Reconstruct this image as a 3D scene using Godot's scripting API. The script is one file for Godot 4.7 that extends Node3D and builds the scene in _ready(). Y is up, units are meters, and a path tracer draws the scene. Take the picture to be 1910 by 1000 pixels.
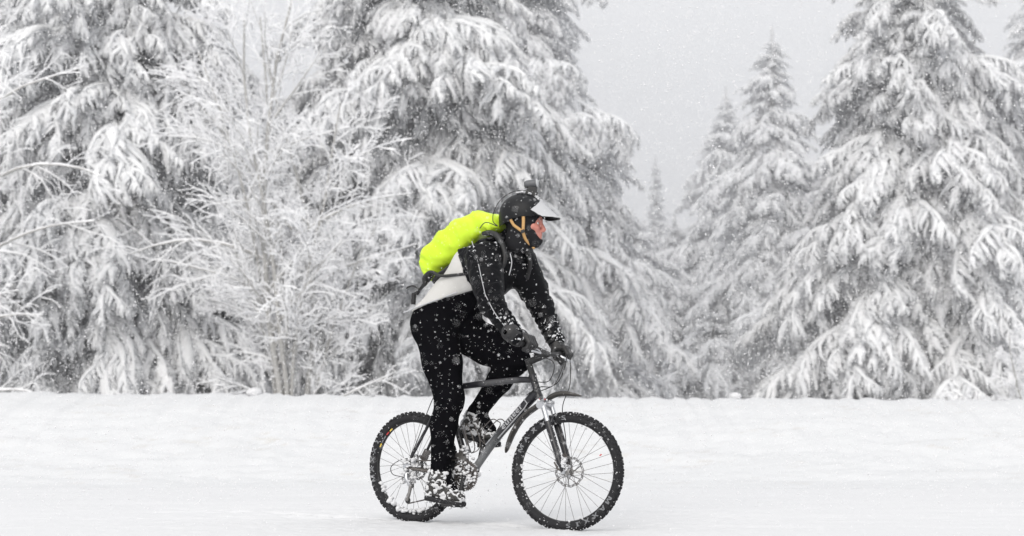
extends Node3D
# A rider on a mountain bike on a snowed-over road, a ploughed snow bank and snow-laden spruces behind.

const CAM := Vector3(0, 0.68, 0)
const LENS := 2750.0          # focal length in pixels of a frame 1910 wide
const HEADING := -35.2        # the bicycle's turn about the upright axis, degrees
const BIKE_AT := Vector3(-0.601, 0.0, -8.99)

var rng := RandomNumberGenerator.new()
var noise := FastNoiseLite.new()
var names := {}
var M := {}


# ---------------------------------------------------------------- mesh building
class MB:
	var v := PackedVector3Array()
	var n := PackedVector3Array()
	var c := PackedColorArray()
	var i := PackedInt32Array()
	var col := Color.WHITE

	func vert(p: Vector3, nn := Vector3.ZERO) -> int:
		v.append(p); n.append(nn); c.append(col)
		return v.size() - 1

	# counter-clockwise seen from outside; shared corners are smoothed
	func face(a: int, b: int, d: int) -> void:
		i.append(a); i.append(d); i.append(b)

	func quad_i(a: int, b: int, d: int, e: int) -> void:
		face(a, b, d); face(a, d, e)

	func tri(a: Vector3, b: Vector3, d: Vector3) -> void:
		var k := vert(a); vert(b); vert(d)
		face(k, k + 1, k + 2)

	func quad(a: Vector3, b: Vector3, d: Vector3, e: Vector3) -> void:
		var k := vert(a); vert(b); vert(d); vert(e)
		face(k, k + 1, k + 2); face(k, k + 2, k + 3)

	# a tube along points; radii per point; flat squeezes the second axis; up steers the first frame
	func tube(pts: Array, rad: Array, sides := 8, caps := true, flat := 1.0, up := Vector3.UP) -> void:
		var base := v.size()
		var m := pts.size()
		var x := Vector3.ZERO
		for k in m:
			var t: Vector3 = (pts[mini(k + 1, m - 1)] - pts[maxi(k - 1, 0)])
			t = t.normalized() if t.length() > 1e-9 else Vector3.RIGHT
			if k == 0:
				x = up.cross(t)
				if x.length() < 0.05:
					x = Vector3.RIGHT.cross(t)
				if x.length() < 0.05:
					x = Vector3.BACK.cross(t)
			x = (x - t * x.dot(t)).normalized()
			var y := t.cross(x)
			var rf := float(k) / (m - 1) * (rad.size() - 1)
			var r: float = lerpf(rad[int(rf)], rad[mini(int(rf) + 1, rad.size() - 1)], rf - int(rf))
			for s in sides:
				var a := TAU * s / sides
				vert(pts[k] + x * (cos(a) * r) + y * (sin(a) * r * flat))
		for k in m - 1:
			for s in sides:
				var s2 := (s + 1) % sides
				quad_i(base + k * sides + s, base + k * sides + s2, base + (k + 1) * sides + s2, base + (k + 1) * sides + s)
		if caps:
			for e in [0, m - 1]:
				var ce := vert(pts[e])
				for s in sides:
					var a1: int = vert(v[base + e * sides + s])
					var b1: int = vert(v[base + e * sides + (s + 1) % sides])
					if e == 0:
						face(ce, b1, a1)
					else:
						face(ce, a1, b1)

	# a profile of (radius, along) turned about an axis
	func lathe(prof: Array, at: Vector3, axis: Vector3, sides := 24) -> void:
		axis = axis.normalized()
		var x := axis.cross(Vector3.UP)
		if x.length() < 0.1:
			x = axis.cross(Vector3.RIGHT)
		x = x.normalized()
		var y := axis.cross(x)
		var base := v.size()
		for p in prof:
			for s in sides:
				var a := TAU * s / sides
				vert(at + axis * p.y + (x * cos(a) + y * sin(a)) * p.x)
		for k in prof.size() - 1:
			for s in sides:
				var s2 := (s + 1) % sides
				quad_i(base + k * sides + s, base + k * sides + s2, base + (k + 1) * sides + s2, base + (k + 1) * sides + s)

	func box(t: Transform3D, size: Vector3) -> void:
		var h := size / 2
		var p := []
		for k in 8:
			p.append(t * Vector3(h.x if k & 1 else -h.x, h.y if k & 2 else -h.y, h.z if k & 4 else -h.z))
		for f in [[0, 2, 3, 1], [4, 5, 7, 6], [0, 1, 5, 4], [2, 6, 7, 3], [0, 4, 6, 2], [1, 3, 7, 5]]:
			quad(p[f[0]], p[f[1]], p[f[2]], p[f[3]])

	# a lumpy ball
	func ball(at: Vector3, r: Vector3, turn := Basis.IDENTITY, rings := 6, sides := 9, bump := 0.0, fn: FastNoiseLite = null, fs := 1.0) -> void:
		var base := v.size()
		for k in rings + 1:
			var ph := PI * k / rings
			for s in sides:
				var a := TAU * s / sides
				var d := Vector3(sin(ph) * cos(a), cos(ph), sin(ph) * sin(a))
				var q := 1.0
				if fn:
					q += bump * fn.get_noise_3dv((at + d * r) * fs)
				vert(at + turn * (d * r * q))
		for k in rings:
			for s in sides:
				var s2 := (s + 1) % sides
				quad_i(base + k * sides + s, base + k * sides + s2, base + (k + 1) * sides + s2, base + (k + 1) * sides + s)

	func append(o: MB, t: Transform3D) -> void:
		var base := v.size()
		for k in o.v.size():
			v.append(t * o.v[k]); n.append(t.basis * o.n[k]); c.append(o.c[k])
		for k in o.i:
			i.append(base + k)

	func moved(t: Transform3D) -> MB:
		for k in v.size():
			v[k] = t * v[k]
		return self

	func normals() -> void:
		var s := PackedVector3Array()
		s.resize(v.size())
		for k in range(0, i.size(), 3):
			var a := i[k]; var b := i[k + 1]; var d := i[k + 2]
			var f := (v[d] - v[a]).cross(v[b] - v[a])
			s[a] += f; s[b] += f; s[d] += f
		for k in s.size():
			n[k] = s[k].normalized() if s[k].length_squared() > 1e-20 else Vector3.UP

	func put(mesh: ArrayMesh, mat: Material, tinted := false) -> ArrayMesh:
		if i.is_empty():
			return mesh
		normals()
		var a := []
		a.resize(Mesh.ARRAY_MAX)
		a[Mesh.ARRAY_VERTEX] = v
		a[Mesh.ARRAY_NORMAL] = n
		if tinted:
			a[Mesh.ARRAY_COLOR] = c
		a[Mesh.ARRAY_INDEX] = i
		mesh.add_surface_from_arrays(Mesh.PRIMITIVE_TRIANGLES, a)
		mesh.surface_set_material(mesh.get_surface_count() - 1, mat)
		return mesh

	func mesh(mat: Material, tinted := false) -> ArrayMesh:
		return put(ArrayMesh.new(), mat, tinted)


# ---------------------------------------------------------------- naming
func numbered(called: String, parent: Node) -> String:
	var key := str(parent.get_instance_id()) + called
	var k: int = names.get(key, 0)
	names[key] = k + 1
	return called if k == 0 else "%s_%03d" % [called, k]


func tag(o: Node, label: String, category: String, group := "", kind := "") -> Node:
	o.set_meta("label", label)
	o.set_meta("category", category)
	if group:
		o.set_meta("group", group)
	if kind:
		o.set_meta("kind", kind)
	return o


func thing(called: String, label: String, category: String, at := Vector3.ZERO, group := "") -> Node3D:
	var o := Node3D.new()
	o.name = numbered(called, self)
	o.position = at
	add_child(o, true)
	tag(o, label, category, group)
	return o


func node(called: String, parent: Node) -> Node3D:
	var o := Node3D.new()
	o.name = numbered(called, parent)
	parent.add_child(o, true)
	return o


func part(called: String, mesh: Mesh, parent: Node, t := Transform3D.IDENTITY) -> MeshInstance3D:
	var o := MeshInstance3D.new()
	o.name = numbered(called, parent)
	o.mesh = mesh
	o.transform = t
	parent.add_child(o, true)
	return o


func mat(albedo: Color, rough := 0.8, metal := 0.0, spec := 0.5) -> StandardMaterial3D:   # albedo: real-world linear values
	var m := StandardMaterial3D.new()
	m.albedo_color = albedo.linear_to_srgb()
	m.roughness = rough
	m.metallic = metal
	m.metallic_specular = spec
	return m


func tinted(rough := 0.9, spec := 0.2) -> StandardMaterial3D:
	var m := mat(Color.WHITE, rough, 0.0, spec)
	m.vertex_color_use_as_albedo = true
	return m


func noise_texture(freq: float, a: Color, b: Color, from := 0.0, to := 1.0, octaves := 4, s := 1, size := 512) -> NoiseTexture2D:
	var f := FastNoiseLite.new()
	f.seed = s
	f.frequency = freq
	f.fractal_octaves = octaves
	var t := NoiseTexture2D.new()
	t.width = size; t.height = size
	t.seamless = true
	t.noise = f
	var g := Gradient.new()
	g.offsets = PackedFloat32Array([from, to])
	g.colors = PackedColorArray([a.linear_to_srgb(), b.linear_to_srgb()])
	t.color_ramp = g
	return t


func world_map(m: StandardMaterial3D, scale: float, local := false) -> StandardMaterial3D:
	m.uv1_triplanar = true
	m.uv1_world_triplanar = not local
	m.uv1_scale = Vector3.ONE * scale
	return m


# where a pixel of a 1910 x 1000 frame lies at a given distance along the camera's axis
func spot(px: float, depth: float) -> float:
	return (px - 955.0) / LENS * depth


func _ready() -> void:
	set_camera_and_light()
	make_materials()
	build_ground()
	build_spruces()
	build_frosted_trees()
	build_bicycle()
	build_rider()
	build_backpack()
	build_snowfall()


func set_camera_and_light() -> void:
	var cam := Camera3D.new()
	cam.name = "camera"
	cam.projection = Camera3D.PROJECTION_FRUSTUM
	cam.near = 0.1
	cam.far = 400.0
	cam.size = 0.1 * 1000.0 / LENS
	cam.frustum_offset = Vector2(0, 0.1 * 268.0 / LENS)
	cam.position = CAM
	cam.current = true
	var lens := CameraAttributesPhysical.new()
	lens.frustum_near = 0.1
	lens.frustum_far = 400.0
	lens.frustum_focal_length = 70.0
	lens.frustum_focus_distance = 8.6
	lens.exposure_aperture = 2.9
	cam.attributes = lens
	add_child(cam)
	var sky := ProceduralSkyMaterial.new()
	sky.sky_horizon_color = Color(0.495, 0.499, 0.512).linear_to_srgb()
	sky.sky_top_color = Color(0.90, 0.905, 0.92).linear_to_srgb()
	sky.sky_curve = 1.0
	sky.ground_horizon_color = Color(0.5, 0.505, 0.515).linear_to_srgb()
	sky.ground_bottom_color = Color(0.5, 0.505, 0.515).linear_to_srgb()
	sky.sky_energy_multiplier = 1.0
	var env := Environment.new()
	env.background_mode = Environment.BG_SKY
	env.sky = Sky.new()
	env.sky.sky_material = sky
	env.tonemap_mode = Environment.TONE_MAPPER_LINEAR
	env.tonemap_exposure = 1.72
	env.sdfgi_enabled = true
	env.ssao_enabled = true
	env.ssil_enabled = true
	env.fog_enabled = true
	env.fog_density = 0.0004
	env.fog_light_color = Color(0.97, 0.98, 1.0)
	var we := WorldEnvironment.new()
	we.name = "environment"
	we.environment = env
	env.volumetric_fog_enabled = true
	env.volumetric_fog_density = 0.0
	add_child(we)
	# the air among the trees is thick with snow
	var mist := FogVolume.new()
	mist.name = "haze"
	mist.shape = RenderingServer.FOG_VOLUME_SHAPE_BOX
	mist.size = Vector3(84, 18, 55)
	mist.position = Vector3(0, 8.2, -48.0)
	var air := FogMaterial.new()
	air.density = 0.015
	air.albedo = Color(0.97, 0.98, 1.0)
	mist.material = air
	add_child(mist)
	tag(mist, "pale haze of blown snow hanging among the trees", "haze", "", "stuff")
	var sun := DirectionalLight3D.new()
	sun.name = "veiled_sun"
	sun.light_energy = 0.46
	sun.light_color = Color(1.0, 0.98, 0.95)
	sun.light_angular_distance = 50.0
	sun.shadow_enabled = true
	sun.sky_mode = DirectionalLight3D.SKY_MODE_LIGHT_ONLY
	sun.rotation_degrees = Vector3(-32, -20, 0)
	add_child(sun)


func make_materials() -> void:
	noise.seed = 7
	noise.frequency = 1.0
	noise.fractal_octaves = 3
	M.snow = mat(Color(0.57, 0.575, 0.59), 0.75, 0.0, 0.2)
	M.ground = mat(Color(0.56, 0.565, 0.577), 0.8, 0.0, 0.2)
	M.bank = tinted(0.85)
	M.bough_snow = tinted(0.9, 0.1)
	M.frost = mat(Color(0.84, 0.845, 0.86), 0.9, 0.0, 0.1)
	M.needles = tinted(0.9)
	M.bark = mat(Color(0.10, 0.088, 0.075), 0.95)
	M.twig_bark = mat(Color(0.36, 0.355, 0.345), 0.95)
	M.flake = mat(Color(0.72, 0.72, 0.735), 0.7, 0.0, 0.2)


# ---------------------------------------------------------------- the ground
const BANK_FRONT := -14.6
const BANK_TOP := -18.4

func crest(x: float) -> float:
	# height of the bank's crest along the road
	var h := 0.905 - 0.0085 * (x + 5.0)
	return clampf(h, 0.80, 1.0) + 0.022 * noise.get_noise_1d(x * 1.1 + 9.0) + 0.040 * noise.get_noise_1d(x * 4.0) + 0.014 * noise.get_noise_1d(x * 14.0)


func land(x: float, z: float) -> float:
	var h := 0.0
	if z > BANK_FRONT:
		# the road: packed snow with faint ruts along it
		h = 0.012 * noise.get_noise_2d(x * 0.12, z * 2.4) + 0.006 * noise.get_noise_2d(x * 0.7, z * 5.0) + 0.004 * noise.get_noise_2d(x * 4.0, z * 6.0)
		h *= smoothstep(-7.2, -10.0, z) * 0.85 + 0.15
		# the loose snow round the bicycle, pressed down in its track
		var p := Vector3(x, 0, z) - BIKE_AT
		var t := Basis(Vector3.UP, deg_to_rad(-HEADING)) * p
		var loose := smoothstep(3.4, 1.2, Vector2(t.x - 0.5, t.z).length())
		var crumbs := 0.010 + 0.007 * noise.get_noise_2d(x * 9.0, z * 9.0) + 0.004 * noise.get_noise_2d(x * 24.0, z * 24.0)
		var off := t.z + maxf(0.0, t.x - 0.9) * maxf(0.0, t.x - 0.9) * 0.35
		var rut := smoothstep(0.055, 0.028, absf(off)) * smoothstep(1.16, 1.10, t.x)
		var ridge := smoothstep(0.13, 0.07, absf(off)) * 0.007 * smoothstep(1.2, 1.0, t.x)
		h += loose * ((crumbs + ridge) * (1.0 - rut) + rut * 0.004 * noise.get_noise_1d(t.x * 50.0))
	if z <= BANK_FRONT + 1.5:
		var s := clampf((BANK_FRONT + 1.5 - z) / (BANK_FRONT + 1.5 - BANK_TOP), 0.0, 1.0)
		var lift := pow(smoothstep(0.0, 1.0, s), 1.15)
		var rough := 0.036 * noise.get_noise_2d(x * 0.45, z * 0.9) + 0.02 * noise.get_noise_2d(x * 1.9 + 40.0, z * 3.2) + 0.012 * noise.get_noise_2d(x * 6.0, z * 8.0)
		if z > BANK_TOP:
			h = lerpf(h, crest(x), lift) + rough * sin(PI * pow(s, 0.8)) * 1.2
		else:
			var back := clampf((BANK_TOP - z) / 2.2, 0.0, 1.0)
			h = lerpf(crest(x), 0.42, smoothstep(0.0, 1.0, back)) + 0.15 * noise.get_noise_2d(x * 0.2, z * 0.2) * back
	return h


func sheet(xs: Array, zs: Array, material: Material, dirty := false) -> ArrayMesh:
	var b := MB.new()
	for z in zs:
		for x in xs:
			if dirty:
				var d := smoothstep(0.30, 0.52, noise.get_noise_2d(x * 2.2 + 70.0, z * 7.0)) * smoothstep(-0.1, 0.3, noise.get_noise_2d(x * 0.4, z * 0.8 + 30.0))
				d *= smoothstep(BANK_TOP + 0.5, BANK_TOP + 1.2, z) * smoothstep(BANK_FRONT + 1.6, BANK_FRONT + 0.2, z)
				b.col = Color(0.545, 0.55, 0.562).lerp(Color(0.43, 0.412, 0.38), d * 0.45)
			b.vert(Vector3(x, land(x, z), z))
	var w := xs.size()
	for r in zs.size() - 1:
		for k in w - 1:
			var a := r * w + k
			b.quad_i(a, a + 1, a + w + 1, a + w)
	# rows run away from the camera, so the winding above faces up
	return b.mesh(material, dirty)


func steps(from: float, to: float, by: float) -> Array:
	var out := []
	var n := int(ceil(absf(to - from) / by))
	for k in n + 1:
		out.append(lerpf(from, to, float(k) / n))
	return out


func build_ground() -> void:
	var fine := steps(-40, -9, 1.2) + steps(-9, 9, 0.05).slice(1) + steps(9, 40, 1.2).slice(1)
	var mid := steps(-40, -8, 1.5) + steps(-8, -3.5, 0.09).slice(1) + steps(-3.5, 1.6, 0.02).slice(1) + steps(1.6, 8, 0.09).slice(1) + steps(8, 40, 1.5).slice(1)
	var road := part("snowy_road", sheet(mid, steps(12, -6, 2.0) + steps(-6, -7.6, 0.07).slice(1) + steps(-7.6, -10.6, 0.022).slice(1) + steps(-10.6, BANK_FRONT + 1.5, 0.07).slice(1), M.ground), self)
	tag(road, "flat packed white snow of the road under the bicycle", "road", "", "structure")
	var bank := part("snow_bank", sheet(fine, steps(BANK_FRONT + 1.5, BANK_TOP - 0.4, 0.05) + steps(BANK_TOP - 0.4, BANK_TOP - 2.6, 0.2).slice(1), M.bank, true), self)
	tag(bank, "low ploughed bank of rough snow running along the road's far edge", "snow bank", "", "structure")
	var far := part("forest_ground", sheet(steps(-40, 40, 1.5), steps(BANK_TOP - 2.6, -72, 1.5), M.ground), self)
	tag(far, "snow-covered forest floor behind the ploughed bank", "ground", "", "structure")
	for s in [[474, 0.062, "round snow lump on the bank's crest before the frosted birch"], [1372, 0.05, "small snow lump on the bank's crest right of the rider"]]:
		var x := spot(s[0], 18.3)
		var b := MB.new()
		b.ball(Vector3(0, s[1] * 0.6, 0), Vector3(s[1] * 1.5, s[1], s[1] * 1.3), Basis.IDENTITY, 9, 14, 0.35, noise, 12.0 + s[0] * 0.01)
		var o := thing("snow_lump", s[2], "snow lump", Vector3(x, land(x, -18.3) - 0.005, -18.3))
		part("lump", b.mesh(M.snow), o)


# ---------------------------------------------------------------- spruces
func finger(snow: MB, dark: MB, r: RandomNumberGenerator, at: Vector3, out: Vector3, length: float, fat: float, hang: float, rime_haze: float) -> void:
	# one twig: a crust of snow along it and frosted needles all round
	var pts := []
	var rr := []
	var m := 5
	var g := at
	for j in m + 1:
		var t := float(j) / m
		pts.append(g)
		var d := (out * pow(1.0 - t, 1.3) + Vector3(0, -1, 0) * (hang + 1.0 * t * r.randf_range(0.8, 1.2)) + Vector3(r.randf_range(-0.3, 0.3), 0, r.randf_range(-0.3, 0.3))).normalized()
		g += d * length / m
		rr.append(fat * (0.8 + 0.4 * sin(PI * minf(1.0, t * 1.1))) * (1.0 - 0.62 * t * t) * r.randf_range(0.65, 1.4))
	var tone := r.randf_range(0.0, 1.0)
	snow.col = (Color(0.76, 0.766, 0.78).lerp(Color(0.60, 0.61, 0.625), tone * tone)) * (1.2 if rime_haze > 0.87 else 1.0)  # the far set gets whiter snow, haze painted into its tint
	snow.tube(pts, rr, 5, true, r.randf_range(0.7, 1.0))
	for j in int(16 + length * 60):
		var t := r.randf()
		var kk := mini(int(t * m), m - 1)
		var c: Vector3 = pts[kk].lerp(pts[kk + 1], t * m - kk)
		var axis: Vector3 = (pts[kk + 1] - pts[kk]).normalized()
		var d := (axis * r.randf_range(0.3, 1.1) + Vector3(r.randf_range(-1, 1), r.randf_range(-1.3, 0.9), r.randf_range(-1, 1))).normalized()
		var wide := d.cross(Vector3(r.randf_range(-1, 1), r.randf_range(-1, 1), r.randf_range(-1, 1))).normalized() * r.randf_range(0.25, 0.5) * fat
		var fr := r.randf()
		dark.col = Color(0.05, 0.06, 0.055).lerp(Color(0.84, 0.845, 0.86) * (1.08 if rime_haze > 0.87 else 1.0), maxf(rime_haze * (0.5 + 0.5 * fr), fr * 0.95 if d.y < -0.45 else 0.35 + 0.65 * fr))  # needles of the far set paled for haze, on top of their frost
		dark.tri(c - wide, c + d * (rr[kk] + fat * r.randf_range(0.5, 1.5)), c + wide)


func spray(s: int, rime_haze: float) -> Array:
	# a side shoot, 1 m along +x, its twigs hanging to both sides
	var r := RandomNumberGenerator.new()
	r.seed = s
	var snow := MB.new()
	var dark := MB.new()
	var spine := []
	var p := Vector3.ZERO
	var n := 7
	var heads := []
	for k in n + 1:
		spine.append(p)
		var f := float(k) / n
		var a := deg_to_rad(lerpf(r.randf_range(-15, 0), r.randf_range(-75, -50), f))
		var d := Vector3(cos(a), sin(a), 0.22 * sin(s * 2.3 + f * 4.0)).normalized()
		heads.append(d)
		p += d * 1.1 / n
	var rad := []
	for k in n + 1:
		rad.append((0.030 + 0.020 * sin(PI * k / n)) * (1.0 - 0.6 * pow(float(k) / n, 2)) * r.randf_range(0.5, 1.5))
	snow.col = Color(0.74, 0.746, 0.76) * (1.2 if rime_haze > 0.87 else 1.0)
	snow.tube(spine.map(func(e): return e + Vector3(0, 0.025, 0)), rad, 5, true, 0.8)
	for j in 70:
		var f := r.randf()
		var k := mini(int(f * n), n - 1)
		var c: Vector3 = spine[k].lerp(spine[k + 1], f * n - k)
		var d: Vector3 = (heads[k] * r.randf_range(0.2, 1.0) + Vector3(r.randf_range(-1, 1), r.randf_range(-0.4, 1.0), r.randf_range(-1, 1))).normalized()
		dark.col = Color(0.40, 0.41, 0.42).lerp(Color(0.72, 0.725, 0.74), r.randf())
		var wide := d.cross(Vector3(r.randf_range(-1, 1), r.randf_range(-1, 1), r.randf_range(-1, 1))).normalized() * 0.014
		dark.tri(c - wide, c + d * r.randf_range(0.06, 0.12), c + wide)
	for side in [-1.0, 1.0]:
		for q in 12:
			var f: float = clampf((q + r.randf_range(0.1, 0.9)) / 12.0, 0.02, 0.97)
			var k := mini(int(f * n), n - 1)
			var yaw := r.randf_range(0.5, 1.2) * (1.0 - 0.4 * f)
			var out: Vector3 = (heads[k] * cos(yaw) + Vector3(0, 0, side) * sin(yaw)).normalized()
			finger(snow, dark, r, spine[k].lerp(spine[k + 1], f * n - k), out, (0.18 + 0.26 * sin(PI * pow(f, 0.7))) * r.randf_range(0.6, 1.25), r.randf_range(0.026, 0.048) * (1.0 - 0.3 * f), r.randf_range(0.2, 0.6), rime_haze)
	return [snow, dark]


var sprays := {}

func bough_mesh(s: int, shoots: int, droop: float, stiff: float, rime_haze := 0.84) -> ArrayMesh:
	# one snow-laden bough, 1 m reach along +x, drooping: a snow ridge on the spine and side shoots hanging off it
	if not sprays.has(rime_haze):
		sprays[rime_haze] = []
		for k in 6:
			sprays[rime_haze].append(spray(900 + k, rime_haze))
	var r := RandomNumberGenerator.new()
	r.seed = s
	var snow := MB.new()
	var dark := MB.new()
	var spine := []
	var heading := []
	var p := Vector3.ZERO
	var n := 14
	for k in n + 1:
		spine.append(p)
		var f := float(k) / n
		var a := deg_to_rad(lerpf(-stiff, -droop, pow(f, 0.9)))
		var d := Vector3(cos(a), sin(a), 0.25 * sin(s * 1.7 + f * 3.0))
		heading.append(d.normalized())
		p += d * (1.0 / n) * 1.16
	var rad := []
	var top := []
	for k in n + 1:
		var f := float(k) / n
		rad.append((0.012 + 0.012 * sin(PI * pow(f, 0.7))) * (1.0 - 0.6 * f * f) * r.randf_range(0.7, 1.35))
		top.append(spine[k] + Vector3(0, 0.014, 0))
	snow.col = Color(0.74, 0.746, 0.76) * (1.2 if rime_haze > 0.87 else 1.0)  # far boughs whitened in colour as haze would
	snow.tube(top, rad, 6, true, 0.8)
	dark.col = Color(0.07, 0.062, 0.055).lerp(Color(0.7, 0.7, 0.72), rime_haze)
	dark.tube(spine, [0.010], 4, false)
	var where := []
	for side in [-1.0, 1.0]:
		for q in shoots:
			where.append([clampf((q + r.randf_range(0.1, 0.9)) / shoots, 0.04, 0.97), side * r.randf_range(0.5, 1.15)])
	where.append([0.97, 0.0])
	for w in where:
		var f: float = w[0]
		var k := mini(int(f * n), n - 1)
		var at: Vector3 = spine[k].lerp(spine[k + 1], f * n - k)
		var h: Vector3 = heading[k]
		var size := (0.15 + 0.27 * sin(PI * pow(f, 0.6))) * r.randf_range(0.5, 1.3)
		var turn := Basis(Vector3.UP, atan2(-h.z, h.x) - float(w[1]) * (1.0 - 0.4 * f) + r.randf_range(-0.3, 0.3)) * Basis(Vector3(0, 0, 1), -0.12 - 0.35 * f + r.randf_range(-0.4, 0.3)) * Basis(Vector3(1, 0, 0), r.randf_range(-0.35, 0.35))
		var t := Transform3D(turn.scaled_local(Vector3(size, size, size * r.randf_range(0.85, 1.25))), at)
		var sp: Array = sprays[rime_haze][r.randi() % 6]
		snow.append(sp[0], t)
		dark.append(sp[1], t)
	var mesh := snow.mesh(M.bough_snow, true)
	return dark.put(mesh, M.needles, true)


func leader_mesh(s: int) -> ArrayMesh:
	# the thin snowy tip of a spruce, 1 m tall
	var r := RandomNumberGenerator.new()
	r.seed = s
	var snow := MB.new()
	snow.tube([Vector3.ZERO, Vector3(0.01, 0.4, 0), Vector3(0, 0.75, 0.01), Vector3(0, 1, 0)], [0.09, 0.07, 0.05, 0.012], 7)
	for k in 26:
		var h := r.randf_range(0.0, 0.9)
		var a := r.randf() * TAU
		var l := 0.26 * (1.05 - h)
		var d := Vector3(cos(a), -0.35, sin(a)) * l
		var at := Vector3(0, h, 0)
		snow.tube([at, at + d * 0.5 + Vector3(0, 0.02, 0), at + d], [0.035, 0.04, 0.012], 5)
	return snow.mesh(M.snow)


var long_boughs := []
var haze_pale := []
var boughs := []
var short_boughs := []
var leader: ArrayMesh

func spruce(label: String, at: Vector3, tall: float, wide: float, s: int, dense := 1.0, open := 0.0, group := "") -> Node3D:
	var o := thing("spruce_tree", label, "tree", at, group)
	var r := RandomNumberGenerator.new()
	r.seed = s
	var trunk := MB.new()
	trunk.tube([Vector3(0, -0.6, 0), Vector3(0, tall * 0.5, 0), Vector3(0, tall, 0)], [0.018 * tall + 0.03, 0.011 * tall, 0.02], 9)
	part("trunk", trunk.mesh(M.bark), o)
	part("leader", leader, o, Transform3D(Basis.from_scale(Vector3(0.8, tall * 0.085, 0.8)), Vector3(0, tall * 0.93, 0)))
	var h := 0.25
	var az := r.randf() * TAU
	var inner := []
	while h < tall * 0.965:
		var f := h / tall
		var reach := wide * pow(1.0 - f, 0.73) * (1.0 + 0.22 * r.randf_range(-1, 1))
		reach = maxf(reach, 0.22)
		var around := int(round((6.2 + 2.2 * (1.0 - f)) * dense))
		for k in around:
			az += TAU / around * r.randf_range(0.75, 1.25)
			if r.randf() < open:
				continue
			var size := reach / 0.80 * r.randf_range(0.72, 1.16)
			var pool: Array = long_boughs if size > 1.9 else boughs if size > 1.0 else short_boughs
			var mesh: ArrayMesh = pool[r.randi() % pool.size()]
			if at.z < -33.5:  # distant trees take the boughs coloured pale in place of haze
				mesh = haze_pale[r.randi() % 4][2 if size > 1.9 else 1 if size > 1.0 else 0]
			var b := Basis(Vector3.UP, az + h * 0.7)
			b = b * Basis(Vector3(0, 0, 1), r.randf_range(-0.16, 0.14) + 0.30 * f)
			b = b * Basis(Vector3(1, 0, 0), r.randf_range(-0.2, 0.2))
			b = b.scaled_local(Vector3(size, size, size * r.randf_range(0.95, 1.35)))
			part("bough", mesh, o, Transform3D(b, Vector3(0, h + r.randf_range(-0.13, 0.13), 0)))
		# shorter boughs crowd between the long ones
		for k in int(around * 1.3):
			var size := maxf(0.22, reach * r.randf_range(0.45, 0.82))
			var b := Basis(Vector3.UP, r.randf() * TAU) * Basis(Vector3(0, 0, 1), r.randf_range(-0.25, 0.2) + 0.30 * f)
			b = b.scaled_local(Vector3(size, size, size * r.randf_range(1.0, 1.5)))
			inner.append([Transform3D(b, Vector3(0, h + r.randf_range(-0.2, 0.1), 0)), r.randi() % 3])
		h += (0.17 + 0.085 * reach) * r.randf_range(0.85, 1.15)
	for kind in 3:
		var mine := inner.filter(func(e): return e[1] == kind)
		var mm := MultiMesh.new()
		mm.transform_format = MultiMesh.TRANSFORM_3D
		mm.mesh = haze_pale[kind][kind / 2] if at.z < -33.5 else short_boughs[kind] if kind < 2 else boughs[1]
		mm.instance_count = mine.size()
		for k in mine.size():
			mm.set_instance_transform(k, mine[k][0])
		var q := MultiMeshInstance3D.new()
		q.name = numbered("inner_boughs", o)
		q.multimesh = mm
		q.set_meta("kind", "stuff")
		o.add_child(q, true)
	return o


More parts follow.
